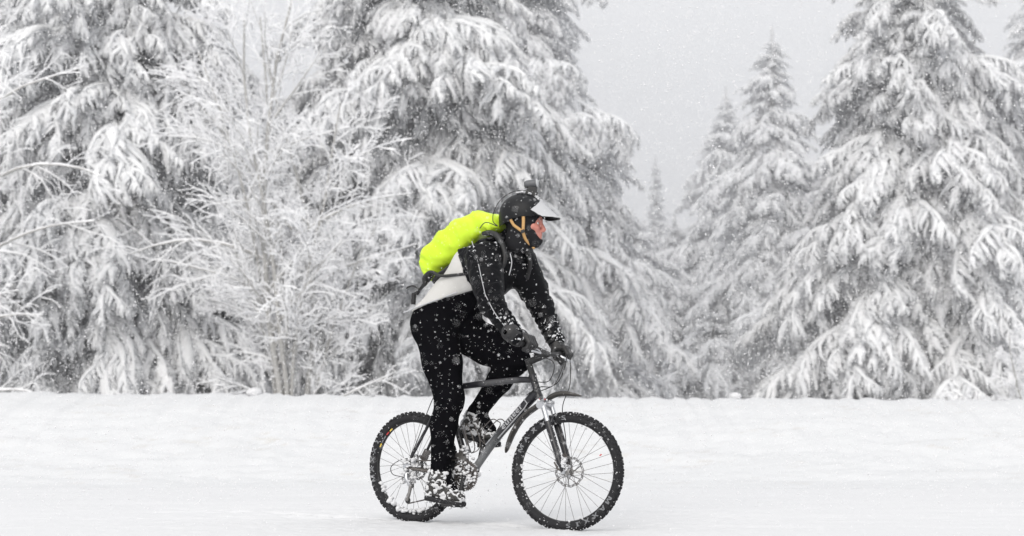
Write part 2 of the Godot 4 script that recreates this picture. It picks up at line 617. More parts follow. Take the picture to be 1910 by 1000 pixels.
func build_spruces() -> void:
	for k in 7:
		boughs.append(bough_mesh(100 + k, 9, [62.0, 70.0, 55.0, 66.0, 74.0, 58.0, 64.0, 69.0, 60.0][k], [10.0, 25.0, 5.0, 18.0, 30.0, 12.0, 20.0, 15.0, 8.0][k]))
	for k in 4:   # those further off: frost and snow paled, distance haze put into the colour
		haze_pale.append([bough_mesh(500 + k, 6, 52.0 + 5.0 * k, 4.0 * k, 0.9), bough_mesh(520 + k, 9, 58.0 + 4.0 * k, 6.0 * k, 0.9), bough_mesh(540 + k, 12, 58.0 + 4.0 * k, 8.0 * k, 0.9)])
	for k in 8:
		long_boughs.append(bough_mesh(300 + k, 13, [60.0, 68.0, 56.0, 66.0, 72.0, 58.0, 64.0, 70.0][k], [12.0, 28.0, 8.0, 20.0, 34.0, 15.0, 24.0, 18.0][k]))
	for k in 6:
		short_boughs.append(bough_mesh(200 + k, 6, [55.0, 62.0, 48.0, 58.0, 66.0, 52.0][k], [0.0, 12.0, -8.0, 8.0, 15.0, 3.0][k]))
	leader = leader_mesh(5)
	# label, pixel of the trunk, distance, height, reach at the foot, seed, density, openness
	for t in [
		["large snow-laden spruce at the right with heavy drooping white boughs", 1702, 29.0, 12.0, 2.65, 11, 1.05, 0.06],
		["broad tall spruce right behind the rider, leftmost of the two over the cyclist", 778, 27.5, 12.3, 3.1, 12, 1.0, 0.10],
		["tall spruce whose long right slope ends against the open sky", 948, 34.0, 13.6, 3.7, 13, 1.05, 0.05],
		["dark-gapped spruce at the left with thick clumps of snow", 222, 25.5, 13.2, 2.6, 14, 0.9, 0.22],
		["pale slim spruce with pointed top in the gap, taller one of the pair", 1440, 42.0, 11.1, 2.45, 15, 1.05, 0.04],
		["pale slim spruce just left of the pointed spruce in the gap", 1354, 50.0, 11.2, 2.5, 16, 1.0, 0.04],
		["faint thin spruce top far off at the foot of the sky gap", 1223, 62.0, 10.9, 1.3, 17, 1.0, 0.04],
		["low faint spruce between the sky gap and the long-sloped spruce", 1258, 52.0, 7.2, 2.6, 18, 1.0, 0.04],
		["small young spruce with bowed boughs below the pointed spruce", 1330, 41.0, 3.0, 2.4, 19, 1.1, 0.0],
		["tall spruce at the right edge behind the large white spruce", 1960, 38.0, 12.6, 2.9, 20, 1.0, 0.05],
		["hazy spruce behind the frosted birch, nearer the left dark spruce", 405, 38.0, 8.6, 3.0, 21, 1.0, 0.05],
		["hazy spruce behind the frosted birch, nearer the rider", 600, 36.0, 8.4, 3.0, 22, 1.0, 0.05],
		["tall hazy spruce at the far left edge behind frosted twigs", 40, 33.0, 12.4, 3.1, 23, 1.0, 0.08],
		["hazy spruce low behind the rider's handlebar, right of the long-sloped spruce", 1180, 44.0, 6.2, 3.0, 24, 1.0, 0.04],
		["hazy spruce filling the gap between the pointed and the large right spruce", 1545, 40.0, 6.8, 2.7, 25, 1.0, 0.04],
	]:
		spruce(t[0], Vector3(spot(t[1], t[2]), 0.42, -t[2]), t[3], t[4], t[5], t[6], t[7])


# ---------------------------------------------------------------- frosted deciduous trees
func grow(bark: MB, snow: MB, r: RandomNumberGenerator, at: Vector3, dir: Vector3, length: float, radius: float, level: int, sag: float) -> void:
	var m := 7 if level < 2 else 4
	var pts := [at]
	var rad := []
	var d := dir
	var p := at
	for k in m:
		d = (d + Vector3(r.randf_range(-1, 1), r.randf_range(-0.7, 0.7), r.randf_range(-1, 1)) * (0.13 + 0.06 * level) + Vector3(0, -sag * (0.4 + float(k) / m), 0)).normalized()
		p += d * length / m
		pts.append(p)
	for k in m + 1:
		rad.append(radius * (1.0 - 0.72 * k / m))
	bark.tube(pts, rad, 5 if level < 2 else 3, false)
	# frost and snow on the upper side
	var tops := []
	var sr := []
	for k in m + 1:
		var steep: float = absf((pts[mini(k + 1, m)] - pts[maxi(k - 1, 0)]).normalized().y)
		var cover: float = (0.0078 + rad[k] * 0.70) * (1.0 - 0.45 * steep) * r.randf_range(0.7, 1.35)
		sr.append(maxf(cover, 0.0045))
		tops.append(pts[k] + Vector3(0, rad[k] * 0.55 + cover * 0.35, 0.0))
	snow.tube(tops, sr, 5 if level < 3 else 4, true)
	if level >= 3:
		return
	var kids: int = [20, 8, 5, 2][level]
	for k in kids:
		var f := (k + r.randf_range(0.2, 0.9)) / kids
		f = 0.18 + 0.80 * f if level > 0 else 0.16 + 0.82 * f
		var kk := mini(int(f * m), m - 1)
		var c: Vector3 = pts[kk].lerp(pts[kk + 1], f * m - kk)
		var ax: Vector3 = (pts[kk + 1] - pts[kk]).normalized()
		var side := ax.cross(Vector3(r.randf_range(-1, 1), r.randf_range(-0.4, 0.4), r.randf_range(-1, 1))).normalized()
		var nd := (ax * r.randf_range(0.5, 1.0) + side * r.randf_range(0.5, 1.0) + Vector3(0, 0.12, 0)).normalized()
		grow(bark, snow, r, c, nd, length * (r.randf_range(0.11, 0.27) if level == 0 else r.randf_range(0.3, 0.55)) * (1.1 - 0.35 * f), rad[kk] * 0.45, level + 1, sag * 1.15 + 0.02)


func frosted_tree(label: String, at: Vector3, stems: Array, s: int) -> void:
	# stems: [direction, length, radius, sag]
	var o := thing("frosted_birch", label, "tree", at)
	var r := RandomNumberGenerator.new()
	r.seed = s
	for st in stems:
		var bark := MB.new()
		var snow := MB.new()
		grow(bark, snow, r, st[4] if st.size() > 4 else Vector3(r.randf_range(-0.12, 0.12), -0.3, r.randf_range(-0.1, 0.1)), st[0].normalized(), st[1], st[2], st[5] if st.size() > 5 else 0, st[3])
		var b := part("stem", bark.mesh(M.twig_bark), o)
		part("frost", snow.mesh(M.frost), b)


func build_frosted_trees() -> void:
	var x := spot(545, 22.0)
	frosted_tree("white frosted birch with many stems between the left spruce and the rider", Vector3(x, 0.4, -22.0), [
		[Vector3(0.0, 1, 0), 6.9, 0.06, 0.0],
		[Vector3(-0.06, 1, 0.1), 6.5, 0.046, 0.0],
		[Vector3(0.10, 1, -0.05), 6.4, 0.048, 0.004],
		[Vector3(-0.20, 1, 0.0), 6.0, 0.04, 0.012],
		[Vector3(0.20, 1, 0.1), 5.2, 0.036, 0.01],
		[Vector3(-0.12, 1, -0.2), 6.9, 0.045, 0.0],
		[Vector3(0.42, 1, 0.1), 3.6, 0.028, 0.015],
		[Vector3(-0.32, 1, -0.1), 5.8, 0.034, 0.015],
		[Vector3(-1, 0.75, 0.1), 2.6, 0.032, 0.10, Vector3(0, 2.3, 0), 1],
		[Vector3(-1, 0.65, 0.2), 2.5, 0.03, 0.11, Vector3(0, 1.7, 0), 1],
		[Vector3(-1, 0.9, -0.1), 2.8, 0.03, 0.09, Vector3(0, 3.0, 0), 1],
		[Vector3(1, 0.7, 0.1), 2.0, 0.028, 0.06, Vector3(0.05, 2.0, 0), 1],
		[Vector3(1, 0.9, 0.0), 2.0, 0.028, 0.04, Vector3(0.05, 2.9, 0), 1],
		[Vector3(-1, 0.35, 0.2), 1.3, 0.022, 0.02, Vector3(0, 0.3, 0.1), 1],
		[Vector3(1, 0.45, 0.2), 1.6, 0.022, 0.02, Vector3(0.2, 0.3, 0.1), 1],
	], 31)
	frosted_tree("white frosted birch at the left edge, its limbs arching in over the spruce", Vector3(spot(-95, 21.5), 0.4, -21.5), [
		[Vector3(0.0, 1, 0), 5.8, 0.055, 0.0],
		[Vector3(0.08, 1, 0.1), 5.0, 0.04, 0.01],
		[Vector3(1, 0.8, 0.1), 2.3, 0.030, 0.12, Vector3(0.1, 3.4, 0), 1],
		[Vector3(1, 0.7, 0.0), 2.2, 0.03, 0.11, Vector3(0.05, 2.3, 0), 1],
		[Vector3(1, 0.6, 0.2), 1.7, 0.03, 0.11, Vector3(0.05, 1.2, 0), 1],
		[Vector3(1, 0.5, 0.1), 1.4, 0.026, 0.10, Vector3(0.05, 0.4, 0), 1],
		[Vector3(1, 1.0, 0.1), 2.2, 0.026, 0.09, Vector3(0.05, 4.3, 0), 1],
	], 32)
	frosted_tree("small frosted shrub of bare twigs at the right edge before the white spruce", Vector3(spot(1930, 22.5), 0.4, -22.5), [
		[Vector3(-0.3, 1, 0.1), 1.9, 0.026, 0.05],
		[Vector3(-0.7, 1, 0.0), 1.5, 0.022, 0.10],
		[Vector3(0.1, 1, 0.1), 1.6, 0.022, 0.03],
	], 33)


# ---------------------------------------------------------------- the bicycle (x forward, y up, z to the rider's right; rear contact point at the origin)
const STEER_AT := Vector3(0.925, 0.765, 0)
const STEER_AXIS := Vector3(-0.342, 0.940, 0)
const WHEEL_R := 0.34
const BB := Vector3(0.432, 0.305, 0)
var steer: Transform3D
var bike: Node3D


func bike_materials() -> void:
	M.paint = mat(Color(0.014, 0.014, 0.017), 0.32)
	M.black = mat(Color(0.012, 0.012, 0.013), 0.6)
	M.rubber = mat(Color(0.021, 0.021, 0.023), 0.85, 0.0, 0.3)
	M.silver = mat(Color(0.52, 0.53, 0.55), 0.38, 1.0)
	M.steel = mat(Color(0.30, 0.29, 0.28), 0.45, 1.0)
	M.dark_steel = mat(Color(0.11, 0.10, 0.095), 0.5, 0.8)
	M.print = mat(Color(0.30, 0.305, 0.32), 0.5)
	M.tyre_print = mat(Color(0.15, 0.155, 0.165), 0.7)
	M.disc = mat(Color(0.20, 0.20, 0.205), 0.4, 0.4)
	M.red = mat(Color(0.42, 0.04, 0.04), 0.5)
	M.yellow = mat(Color(0.62, 0.45, 0.05), 0.5)
	M.fender = mat(Color(0.030, 0.027, 0.025), 0.55)
	M.two_tone = tinted(0.4, 0.5)


func line(pts: Array, radii: Array, sides := 8) -> MB:
	var b := MB.new()
	b.tube(pts, radii, sides)
	return b


# a smooth curve through points
func through(pts: Array, per := 6) -> Array:
	var out := []
	for k in pts.size() - 1:
		var a: Vector3 = pts[maxi(k - 1, 0)]
		var b: Vector3 = pts[k]
		var c: Vector3 = pts[k + 1]
		var d: Vector3 = pts[mini(k + 2, pts.size() - 1)]
		for j in per:
			out.append(b.cubic_interpolate(c, a, d, float(j) / per))
	out.append(pts[-1])
	return out


func text_mesh(t: String, height: float, m: Material, depth := 0.0012) -> TextMesh:
	var f := SystemFont.new()
	f.font_names = PackedStringArray(["Droid Sans"])
	f.font_weight = 700
	var tm := TextMesh.new()
	tm.text = t
	tm.font = f
	tm.font_size = 32
	tm.pixel_size = height / 23.0
	tm.depth = depth
	tm.curve_step = 2.0
	tm.material = m
	return tm


func snow_clumps(parent: Node, spots: Array, r: RandomNumberGenerator, called := "clinging_snow") -> void:
	# spots: [centre, size]
	var b := MB.new()
	for s in spots:
		var e: float = s[1]
		b.ball(s[0], Vector3(e * r.randf_range(0.8, 1.4), e * r.randf_range(0.6, 1.0), e * r.randf_range(0.7, 1.2)), Basis.from_euler(Vector3(0, r.randf() * TAU, 0)), 5, 8, 0.5, noise, 60.0)
	var o := part(called, b.mesh(M.snow), parent)
	o.set_meta("kind", "stuff")


func make_wheel(front: bool) -> Node3D:
	var w := Node3D.new()
	w.name = "wheel" if not front else "wheel_001"
	var tyre := MB.new()
	var prof := []
	for k in 17:
		var a := deg_to_rad(lerpf(-150, 150, k / 16.0))
		prof.append(Vector2(0.3075 + 0.0275 * cos(a), 0.0275 * sin(a)))
	tyre.lathe(prof, Vector3.ZERO, Vector3(0, 0, 1), 72)
	var ty := part("tyre", tyre.mesh(M.rubber), w)
	var tread := MB.new()
	var count := 62
	for k in count:
		for row in 4:
			var a := TAU * (k + (0.5 if row % 2 else 0.0)) / count
			var tube: float = [-58.0, -17.0, 17.0, 58.0][row] if k % 2 else [-50.0, -22.0, 8.0, 50.0][row]
			var ta := deg_to_rad(tube)
			var radial := Vector3(cos(a), sin(a), 0)
			var nrm := radial * cos(ta) + Vector3(0, 0, 1) * sin(ta)
			var along := Vector3(-sin(a), cos(a), 0)
			var at := radial * 0.3075 + nrm * 0.0295
			tread.box(Transform3D(Basis(along, nrm, along.cross(nrm)), at), Vector3(0.017 if row in [0, 3] else 0.013, 0.0085, 0.012))
	var tr := part("tread", tread.mesh(M.rubber), w)
	tr.set_meta("kind", "stuff")
	var rim := MB.new()
	var ri := 0.280 if front else 0.2755
	rim.lathe([Vector2(ri, -0.006), Vector2(ri - 0.0005, 0.006), Vector2(ri + 0.003, 0.0125), Vector2(0.2855, 0.0135), Vector2(0.2855, -0.0135), Vector2(ri + 0.003, -0.0125), Vector2(ri, -0.006)], Vector3.ZERO, Vector3(0, 0, 1), 72)
	part("rim", rim.mesh(M.black), w)
	var hub := MB.new()
	hub.lathe([Vector2(0.0, -0.052), Vector2(0.009, -0.052), Vector2(0.010, -0.036), Vector2(0.028, -0.033), Vector2(0.028, -0.028), Vector2(0.013, -0.022), Vector2(0.012, 0.022), Vector2(0.025, 0.028), Vector2(0.025, 0.032), Vector2(0.010, 0.036), Vector2(0.009, 0.052), Vector2(0.0, 0.052)], Vector3.ZERO, Vector3(0, 0, 1), 20)
	part("hub", hub.mesh(M.dark_steel if not front else M.steel), w)
	var sp := line([Vector3(0, 0, 0), Vector3(0, 1, 0)], [1.0, 1.0], 5)
	for k in sp.v.size():
		sp.v[k] = Vector3(sp.v[k].x * 0.00115, sp.v[k].y, sp.v[k].z * 0.00115)
	var spoke := sp.mesh(M.dark_steel)
	for k in 32:
		var side := 1.0 if k % 2 else -1.0
		var lead := 1.0 if (k / 2) % 2 else -1.0
		var ra := TAU * k / 32.0
		var ha := ra + lead * 1.05
		var p0 := Vector3(cos(ha), sin(ha), 0) * 0.024 + Vector3(0, 0, side * 0.030)
		var p1 := Vector3(cos(ra), sin(ra), 0) * (0.281 if front else 0.277) + Vector3(0, 0, side * 0.002)
		var d := p1 - p0
		var y := d.normalized()
		var x := y.cross(Vector3(0, 0, 1)).normalized()
		part("spoke", spoke, w, Transform3D(Basis(x, d, x.cross(y)), p0))
	# brake disc on the rider's left
	var disc := MB.new()
	var rr := 0.088 if front else 0.078
	for k in 60:
		var a0 := TAU * k / 60.0
		var a1 := TAU * (k + 1) / 60.0
		var f0 := 0.0022 * sin(a0 * 12.0)
		var f1 := 0.0022 * sin(a1 * 12.0)
		var d0 := Vector3(cos(a0), sin(a0), 0)
		var d1 := Vector3(cos(a1), sin(a1), 0)
		for z in [-0.0372, -0.0355]:
			if k % 3 == 1:   # drilled: two narrow bands with a gap
				disc.quad(d0 * (rr - 0.014 + f0) + Vector3(0, 0, z), d0 * (rr - 0.009) + Vector3(0, 0, z), d1 * (rr - 0.009) + Vector3(0, 0, z), d1 * (rr - 0.014 + f1) + Vector3(0, 0, z))
				disc.quad(d0 * (rr - 0.004) + Vector3(0, 0, z), d0 * (rr + f0) + Vector3(0, 0, z), d1 * (rr + f1) + Vector3(0, 0, z), d1 * (rr - 0.004) + Vector3(0, 0, z))
			else:
				disc.quad(d0 * (rr - 0.014 + f0) + Vector3(0, 0, z), d0 * (rr + f0) + Vector3(0, 0, z), d1 * (rr + f1) + Vector3(0, 0, z), d1 * (rr - 0.014 + f1) + Vector3(0, 0, z))
		disc.quad(d0 * (rr + f0) + Vector3(0, 0, -0.0372), d0 * (rr + f0) + Vector3(0, 0, -0.0355), d1 * (rr + f1) + Vector3(0, 0, -0.0355), d1 * (rr + f1) + Vector3(0, 0, -0.0372))
	for k in 6:
		var a := TAU * k / 6.0
		disc.tube([Vector3(cos(a) * 0.022, sin(a) * 0.022, -0.0363), Vector3(cos(a + 0.5) * (rr - 0.012), sin(a + 0.5) * (rr - 0.012), -0.0363)], [0.0035], 5, true, 0.4, Vector3(0, 0, 1))
	part("brake_disc", disc.mesh(M.disc), w)
	# moulded words on the tyre's side, read clockwise
	for turn in ([[194.0, 55.0], [20.0, 55.0]] if not front else [[156.0, 62.0], [330.0, 55.0]]):
		var word := "MAXXIS"
		for k in word.length():
			var a := deg_to_rad(turn[0] - turn[1] * k / (word.length() - 1))
			var t := Transform3D(Basis(Vector3(0, 0, 1), a - PI / 2), Vector3(cos(a), sin(a), 0) * 0.3055 + Vector3(0, 0, 0.0278))
			part("letter", text_mesh(word[k], 0.024, M.tyre_print, 0.004), w, t.scaled_local(Vector3(1.7, 1, 1)))
	if not front:
		for q in [[152.0, M.yellow], [146.0, M.tyre_print], [140.0, M.tyre_print], [133.0, M.red], [126.0, M.yellow]]:
			var a := deg_to_rad(q[0])
			var b := MB.new()
			b.box(Transform3D(Basis(Vector3(0, 0, 1), a - PI / 2), Vector3(cos(a), sin(a), 0) * 0.2815 + Vector3(0, 0, 0.0145)), Vector3(0.024, 0.010, 0.002))
			part("rim_sticker", b.mesh(q[1]), w)
	else:
		var b := MB.new()
		b.box(Transform3D(Basis(Vector3(0, 0, 1), 0.6), Vector3(cos(0.45), sin(0.45), 0) * 0.225 + Vector3(0, 0, 0.01)), Vector3(0.014, 0.007, 0.003))
		part("spoke_reflector", b.mesh(M.red), w)
	return w


func build_bicycle() -> void:
	bike_materials()
	steer = Transform3D(Basis(STEER_AXIS.normalized(), deg_to_rad(12.0)), Vector3.ZERO)
	steer = Transform3D(steer.basis, STEER_AT - steer.basis * STEER_AT)
	bike = thing("bicycle", "black and silver mountain bike with knobbly tyres, ridden through the snow", "bicycle", BIKE_AT)
	bike.rotation_degrees.y = HEADING
	var r := RandomNumberGenerator.new()
	r.seed = 5
	# --- frame
	var st_top := Vector3(0.236, 0.845, 0)
	var ht_top := STEER_AT + STEER_AXIS * 0.135
	part("head_tube", line([STEER_AT - STEER_AXIS * 0.005, STEER_AT + STEER_AXIS * 0.02, STEER_AT + STEER_AXIS * 0.11, ht_top], [0.026, 0.022, 0.021, 0.025], 16).mesh(M.paint), bike)
	var dt := MB.new()
	var dpts := through([STEER_AT + STEER_AXIS * 0.03, Vector3(0.80, 0.690, 0), Vector3(0.62, 0.520, 0), BB + Vector3(0.012, 0.008, 0)], 8)
	var drad := []
	for k in dpts.size():
		drad.append(lerpf(0.031, 0.024, float(k) / (dpts.size() - 1)))
	dt.tube(dpts, drad, 16, true, 0.9)
	for k in dt.v.size():
		var f: float = smoothstep(0.70, 0.52, dt.v[k].x + 0.03 * noise.get_noise_3dv(dt.v[k] * 30.0))
		dt.c[k] = Color(0.015, 0.015, 0.018).lerp(Color(0.13, 0.135, 0.14), f)
	var down := part("down_tube", dt.mesh(M.two_tone, true), bike)
	# lettering along the tube's right side
	var along := (Vector3(0.84, 0.728, 0) - Vector3(0.66, 0.558, 0)).normalized()
	var side := Basis(along, Vector3(0, 0, 1).cross(along), Vector3(0, 0, 1))
	part("lettering", text_mesh("euneer", 0.032, M.print, 0.002), down, Transform3D(side, Vector3(0.752, 0.650, 0.0285)).scaled_local(Vector3(1.25, 1, 1)))
	var stripe := line([Vector3(0.655, 0.525, 0.0265), Vector3(0.845, 0.702, 0.0280), Vector3(0.862, 0.728, 0.0275), Vector3(0.838, 0.752, 0.0255)], [0.0045], 6)
	part("lettering_stripe", stripe.mesh(M.print), down)
	var tt := MB.new()
	tt.tube(through([ht_top - STEER_AXIS * 0.03, Vector3(0.74, 0.862, 0), Vector3(0.45, 0.838, 0), st_top - Vector3(-0.008, 0.03, 0)], 6), [0.0185], 14)
	for k in tt.v.size():
		tt.c[k] = Color(0.015, 0.015, 0.018) if tt.v[k].x > 0.78 or tt.v[k].z < 0.006 or tt.v[k].x < 0.5 else Color(0.06, 0.062, 0.066)
	part("top_tube", tt.mesh(M.two_tone, true), bike)
	part("seat_tube", line([BB, st_top], [0.0185, 0.017], 12).mesh(M.paint), bike)
	part("seat_post", line([st_top, Vector3(0.198, 0.955, 0)], [0.0145], 12).mesh(M.black), bike)
	for s in [1.0, -1.0]:
		part("seat_stay", line(through([st_top + Vector3(0.004, -0.045, s * 0.016), Vector3(0.19, 0.66, s * 0.045), Vector3(0.01, 0.365, s * 0.064)], 5), [0.0115, 0.0085], 8).mesh(M.paint), bike)
		part("chain_stay", line(through([BB + Vector3(-0.02, 0.0, s * 0.03), Vector3(0.24, 0.315, s * 0.05), Vector3(0.0, 0.34, s * 0.066)], 5), [0.0125, 0.010], 8).mesh(M.paint if s < 0 else M.dark_steel), bike)
		var drop := MB.new()
		drop.box(Transform3D(Basis(Vector3(0, 0, 1), 0.5), Vector3(0.004, 0.345, s * 0.066)), Vector3(0.05, 0.045, 0.006))
		part("dropout", drop.mesh(M.silver), bike)
	var shell := MB.new()
	shell.lathe([Vector2(0, -0.038), Vector2(0.023, -0.038), Vector2(0.023, 0.038), Vector2(0, 0.038)], BB, Vector3(0, 0, 1), 18)
	part("bottom_bracket", shell.mesh(M.paint), bike)
	var collar := MB.new()
	collar.lathe([Vector2(0.0175, -0.012), Vector2(0.021, -0.011), Vector2(0.021, 0.011), Vector2(0.0175, 0.012)], st_top, Vector3(-0.34, 0.94, 0), 16)
	part("seat_clamp", collar.mesh(M.black), bike)
	# --- saddle
	var sad := MB.new()
	var rows := []
	for k in 13:
		var f := k / 12.0
		var half := lerpf(0.068, 0.02, smoothstep(0.1, 0.72, f)) * (0.75 + 0.25 * sin(PI * minf(1, f * 4 + 0.2)))
		var y := 0.995 + 0.012 * cos(f * PI * 2.0) - 0.015 * maxf(0.0, f - 0.85) * 6.0
		var row := []
		for j in 12:
			var a := TAU * j / 12
			row.append(sad.vert(Vector3(lerpf(0.10, 0.335, f), y + sin(a) * (0.016 if sin(a) > 0 else 0.030), cos(a) * half)))
		rows.append(row)
	for k in 12:
		for j in 12:
			var j2 := (j + 1) % 12
			sad.quad_i(rows[k][j], rows[k + 1][j], rows[k + 1][j2], rows[k][j2])
	part("saddle", sad.mesh(M.black), bike)
	for s in [1.0, -1.0]:
		part("saddle_rail", line(through([Vector3(0.125, 0.985, s * 0.03), Vector3(0.155, 0.957, s * 0.022), Vector3(0.24, 0.957, s * 0.02), Vector3(0.29, 0.98, s * 0.01)]), [0.0035], 6).mesh(M.steel), bike)
	# --- wheels
	var rear := make_wheel(false)
	bike.add_child(rear, true)
	rear.position = Vector3(0, WHEEL_R, 0)
	rear.rotation.z = 0.0
	var front := make_wheel(true)
	bike.add_child(front, true)
	front.transform = steer * Transform3D(Basis.IDENTITY, Vector3(1.114, WHEEL_R, 0))
	# snow packed inside the rear rim, low down, and patches on the front
	var rim_snow := []
	for k in 46:
		var a := deg_to_rad(r.randf_range(195, 300))
		rim_snow.append([Vector3(cos(a), sin(a), 0) * r.randf_range(0.258, 0.280) + Vector3(0, 0, r.randf_range(-0.01, 0.02)), r.randf_range(0.008, 0.018)])
	for k in 40:
		var a := r.randf() * TAU
		rim_snow.append([Vector3(cos(a), sin(a), 0) * r.randf_range(0.275, 0.335) + Vector3(0, 0, 0.022 + r.randf_range(-0.004, 0.006)), r.randf_range(0.0015, 0.004)])
	for k in 26:
		rim_snow.append([Vector3(r.randf_range(-0.03, 0.06), r.randf_range(-0.045, 0.045), r.randf_range(0.01, 0.05)), r.randf_range(0.009, 0.02)])
	snow_clumps(rear, rim_snow, r)
	rim_snow = []
	for k in 34:
		var a := deg_to_rad(r.randf_range(168, 215) if k < 16 else r.randf_range(0, 360))
		rim_snow.append([Vector3(cos(a), sin(a), 0) * r.randf_range(0.268, 0.290) + Vector3(0, 0, r.randf_range(0.004, 0.02)), r.randf_range(0.003, 0.010)])
	for k in 60:
		var a := r.randf() * TAU
		rim_snow.append([Vector3(cos(a), sin(a), 0) * r.randf_range(0.28, 0.338) + Vector3(0, 0, 0.022 + r.randf_range(-0.004, 0.006)), r.randf_range(0.0015, 0.004)])
	for k in 10:
		rim_snow.append([Vector3(r.randf_range(-0.02, 0.02), r.randf_range(-0.03, 0.03), r.randf_range(-0.03, 0.03)), r.randf_range(0.008, 0.016)])
	snow_clumps(front, rim_snow, r)
	# --- drivetrain
	var cas := MB.new()
	for k in 8:
		var cr := lerpf(0.062, 0.026, k / 7.0)
		var z := 0.018 + k * 0.0045
		cas.lathe([Vector2(0.012, z), Vector2(cr, z), Vector2(cr + 0.003, z + 0.001), Vector2(cr, z + 0.002), Vector2(0.012, z + 0.002)], Vector3(0, WHEEL_R, 0), Vector3(0, 0, 1), 30)
	part("cassette", cas.mesh(M.steel), bike)
	for k in 3:
		var ring := MB.new()
		var cr: float = [0.052, 0.072, 0.089][k]
		var z: float = [0.034, 0.041, 0.048][k]
		ring.lathe([Vector2(cr - 0.016, z), Vector2(cr, z), Vector2(cr, z + 0.003), Vector2(cr - 0.016, z + 0.003), Vector2(cr - 0.016, z)], BB, Vector3(0, 0, 1), 44)
		for j in 44 if k == 2 else 0:
			var a := TAU * j / 44
			ring.box(Transform3D(Basis(Vector3(0, 0, 1), a), BB + Vector3(cos(a), sin(a), 0) * (cr + 0.002) + Vector3(0, 0, z + 0.0015)), Vector3(0.006, 0.0055, 0.0025))
		for j in 4:
			var a := TAU * j / 4 + 0.4
			ring.tube([BB + Vector3(0, 0, z), BB + Vector3(cos(a), sin(a), 0) * (cr - 0.01) + Vector3(0, 0, z)], [0.009, 0.006], 6, true, 0.5, Vector3(0, 0, 1))
		part("chainring", ring.mesh(M.dark_steel), bike)
	for s in [1.0, -1.0]:
		var tip: Vector3 = BB + Vector3(-0.030 * s, -0.172 * s, 0.082 * s)
		part("crank_arm", line([BB + Vector3(0, 0, 0.058 * s), BB + Vector3(-0.008 * s, -0.04 * s, 0.066 * s), tip], [0.017, 0.013, 0.012], 10).mesh(M.black), bike)
		var ped := MB.new()
		var pc: Vector3 = tip + Vector3(0, 0, 0.055 * s)
		ped.box(Transform3D(Basis.IDENTITY, pc + Vector3(0.042, 0, 0)), Vector3(0.014, 0.022, 0.085))
		ped.box(Transform3D(Basis.IDENTITY, pc - Vector3(0.042, 0, 0)), Vector3(0.014, 0.022, 0.085))
		ped.box(Transform3D(Basis.IDENTITY, pc + Vector3(0, 0, 0.0355)), Vector3(0.07, 0.018, 0.014))
		ped.box(Transform3D(Basis.IDENTITY, pc - Vector3(0, 0, 0.0355)), Vector3(0.07, 0.018, 0.014))
		ped.tube([pc - Vector3(0, 0, 0.055), pc + Vector3(0, 0, 0.03)], [0.008], 8)
		part("pedal", ped.mesh(M.black), bike)
	var der := node("rear_derailleur", bike)
	var body := line([Vector3(0.004, 0.305, 0.074), Vector3(0.012, 0.275, 0.082), Vector3(0.03, 0.240, 0.07)], [0.011, 0.016, 0.012], 8)
	part("derailleur_body", body.mesh(M.silver), der)
	part("cage", line([Vector3(0.03, 0.240, 0.062), Vector3(0.018, 0.188, 0.061), Vector3(0.0, 0.140, 0.06)], [0.012, 0.010, 0.011], 6).mesh(M.steel), der)
	for p in [Vector3(0.028, 0.236, 0.054), Vector3(0.0, 0.142, 0.054)]:
		var pul := MB.new()
		pul.lathe([Vector2(0.004, -0.003), Vector2(0.019, -0.003), Vector2(0.021, 0.0), Vector2(0.019, 0.003), Vector2(0.004, 0.003)], p, Vector3(0, 0, 1), 14)
		part("pulley", pul.mesh(M.black), der)
	var chain := MB.new()
	for run in [[Vector3(0.0, 0.381, 0.040), BB + Vector3(0.0, 0.091, 0.049)], [Vector3(0.0, 0.122, 0.053), BB + Vector3(0.0, -0.091, 0.049)]]:
		var p0: Vector3 = run[0]
		var p1: Vector3 = run[1]
		var links := int((p1 - p0).length() / 0.0127)
		var d := (p1 - p0) / links
		var bs := Basis(Vector3(0, 0, 1), atan2(d.y, d.x))
		for k in links:
			chain.box(Transform3D(bs, p0 + d * (k + 0.5)), Vector3(0.0115, 0.008, 0.0065 if k % 2 else 0.0045))
	part("chain", chain.mesh(M.dark_steel), bike)
	var fd := MB.new()
	fd.box(Transform3D(Basis(Vector3(0, 0, 1), -0.35), BB + Vector3(-0.03, 0.105, 0.045)), Vector3(0.08, 0.028, 0.02))
	fd.box(Transform3D(Basis(Vector3(0, 0, 1), -0.35), BB + Vector3(-0.045, 0.13, 0.02)), Vector3(0.03, 0.04, 0.03))
	part("front_derailleur", fd.mesh(M.steel), bike)
	# snow caked on the drivetrain
	var cake := []
	for k in 60:
		cake.append([Vector3(r.randf_range(-0.04, 0.07), WHEEL_R + r.randf_range(-0.10, 0.055), r.randf_range(0.03, 0.082)), r.randf_range(0.005, 0.015)])
	for k in 70:
		var a := r.randf() * TAU
		cake.append([BB + Vector3(cos(a), sin(a), 0) * 0.088 * sqrt(r.randf()) + Vector3(0.0, 0.0, 0.05), r.randf_range(0.004, 0.012)])
	for k in 40:
		cake.append([BB + Vector3(r.randf_range(-0.06, 0.03), r.randf_range(0.06, 0.17), r.randf_range(0.0, 0.05)), r.randf_range(0.005, 0.013)])
	for k in 40:
		var f := r.randf()
		cake.append([Vector3(lerpf(0.02, 0.40, f), 0.352 - 0.02 * f, 0.062 - 0.02 * f), r.randf_range(0.004, 0.009)])
	for k in 14:
		cake.append([BB + Vector3(r.randf_range(0.0, 0.08), r.randf_range(0.0, 0.06), r.randf_range(0.0, 0.028)), r.randf_range(0.008, 0.016)])
	snow_clumps(bike, cake, r)
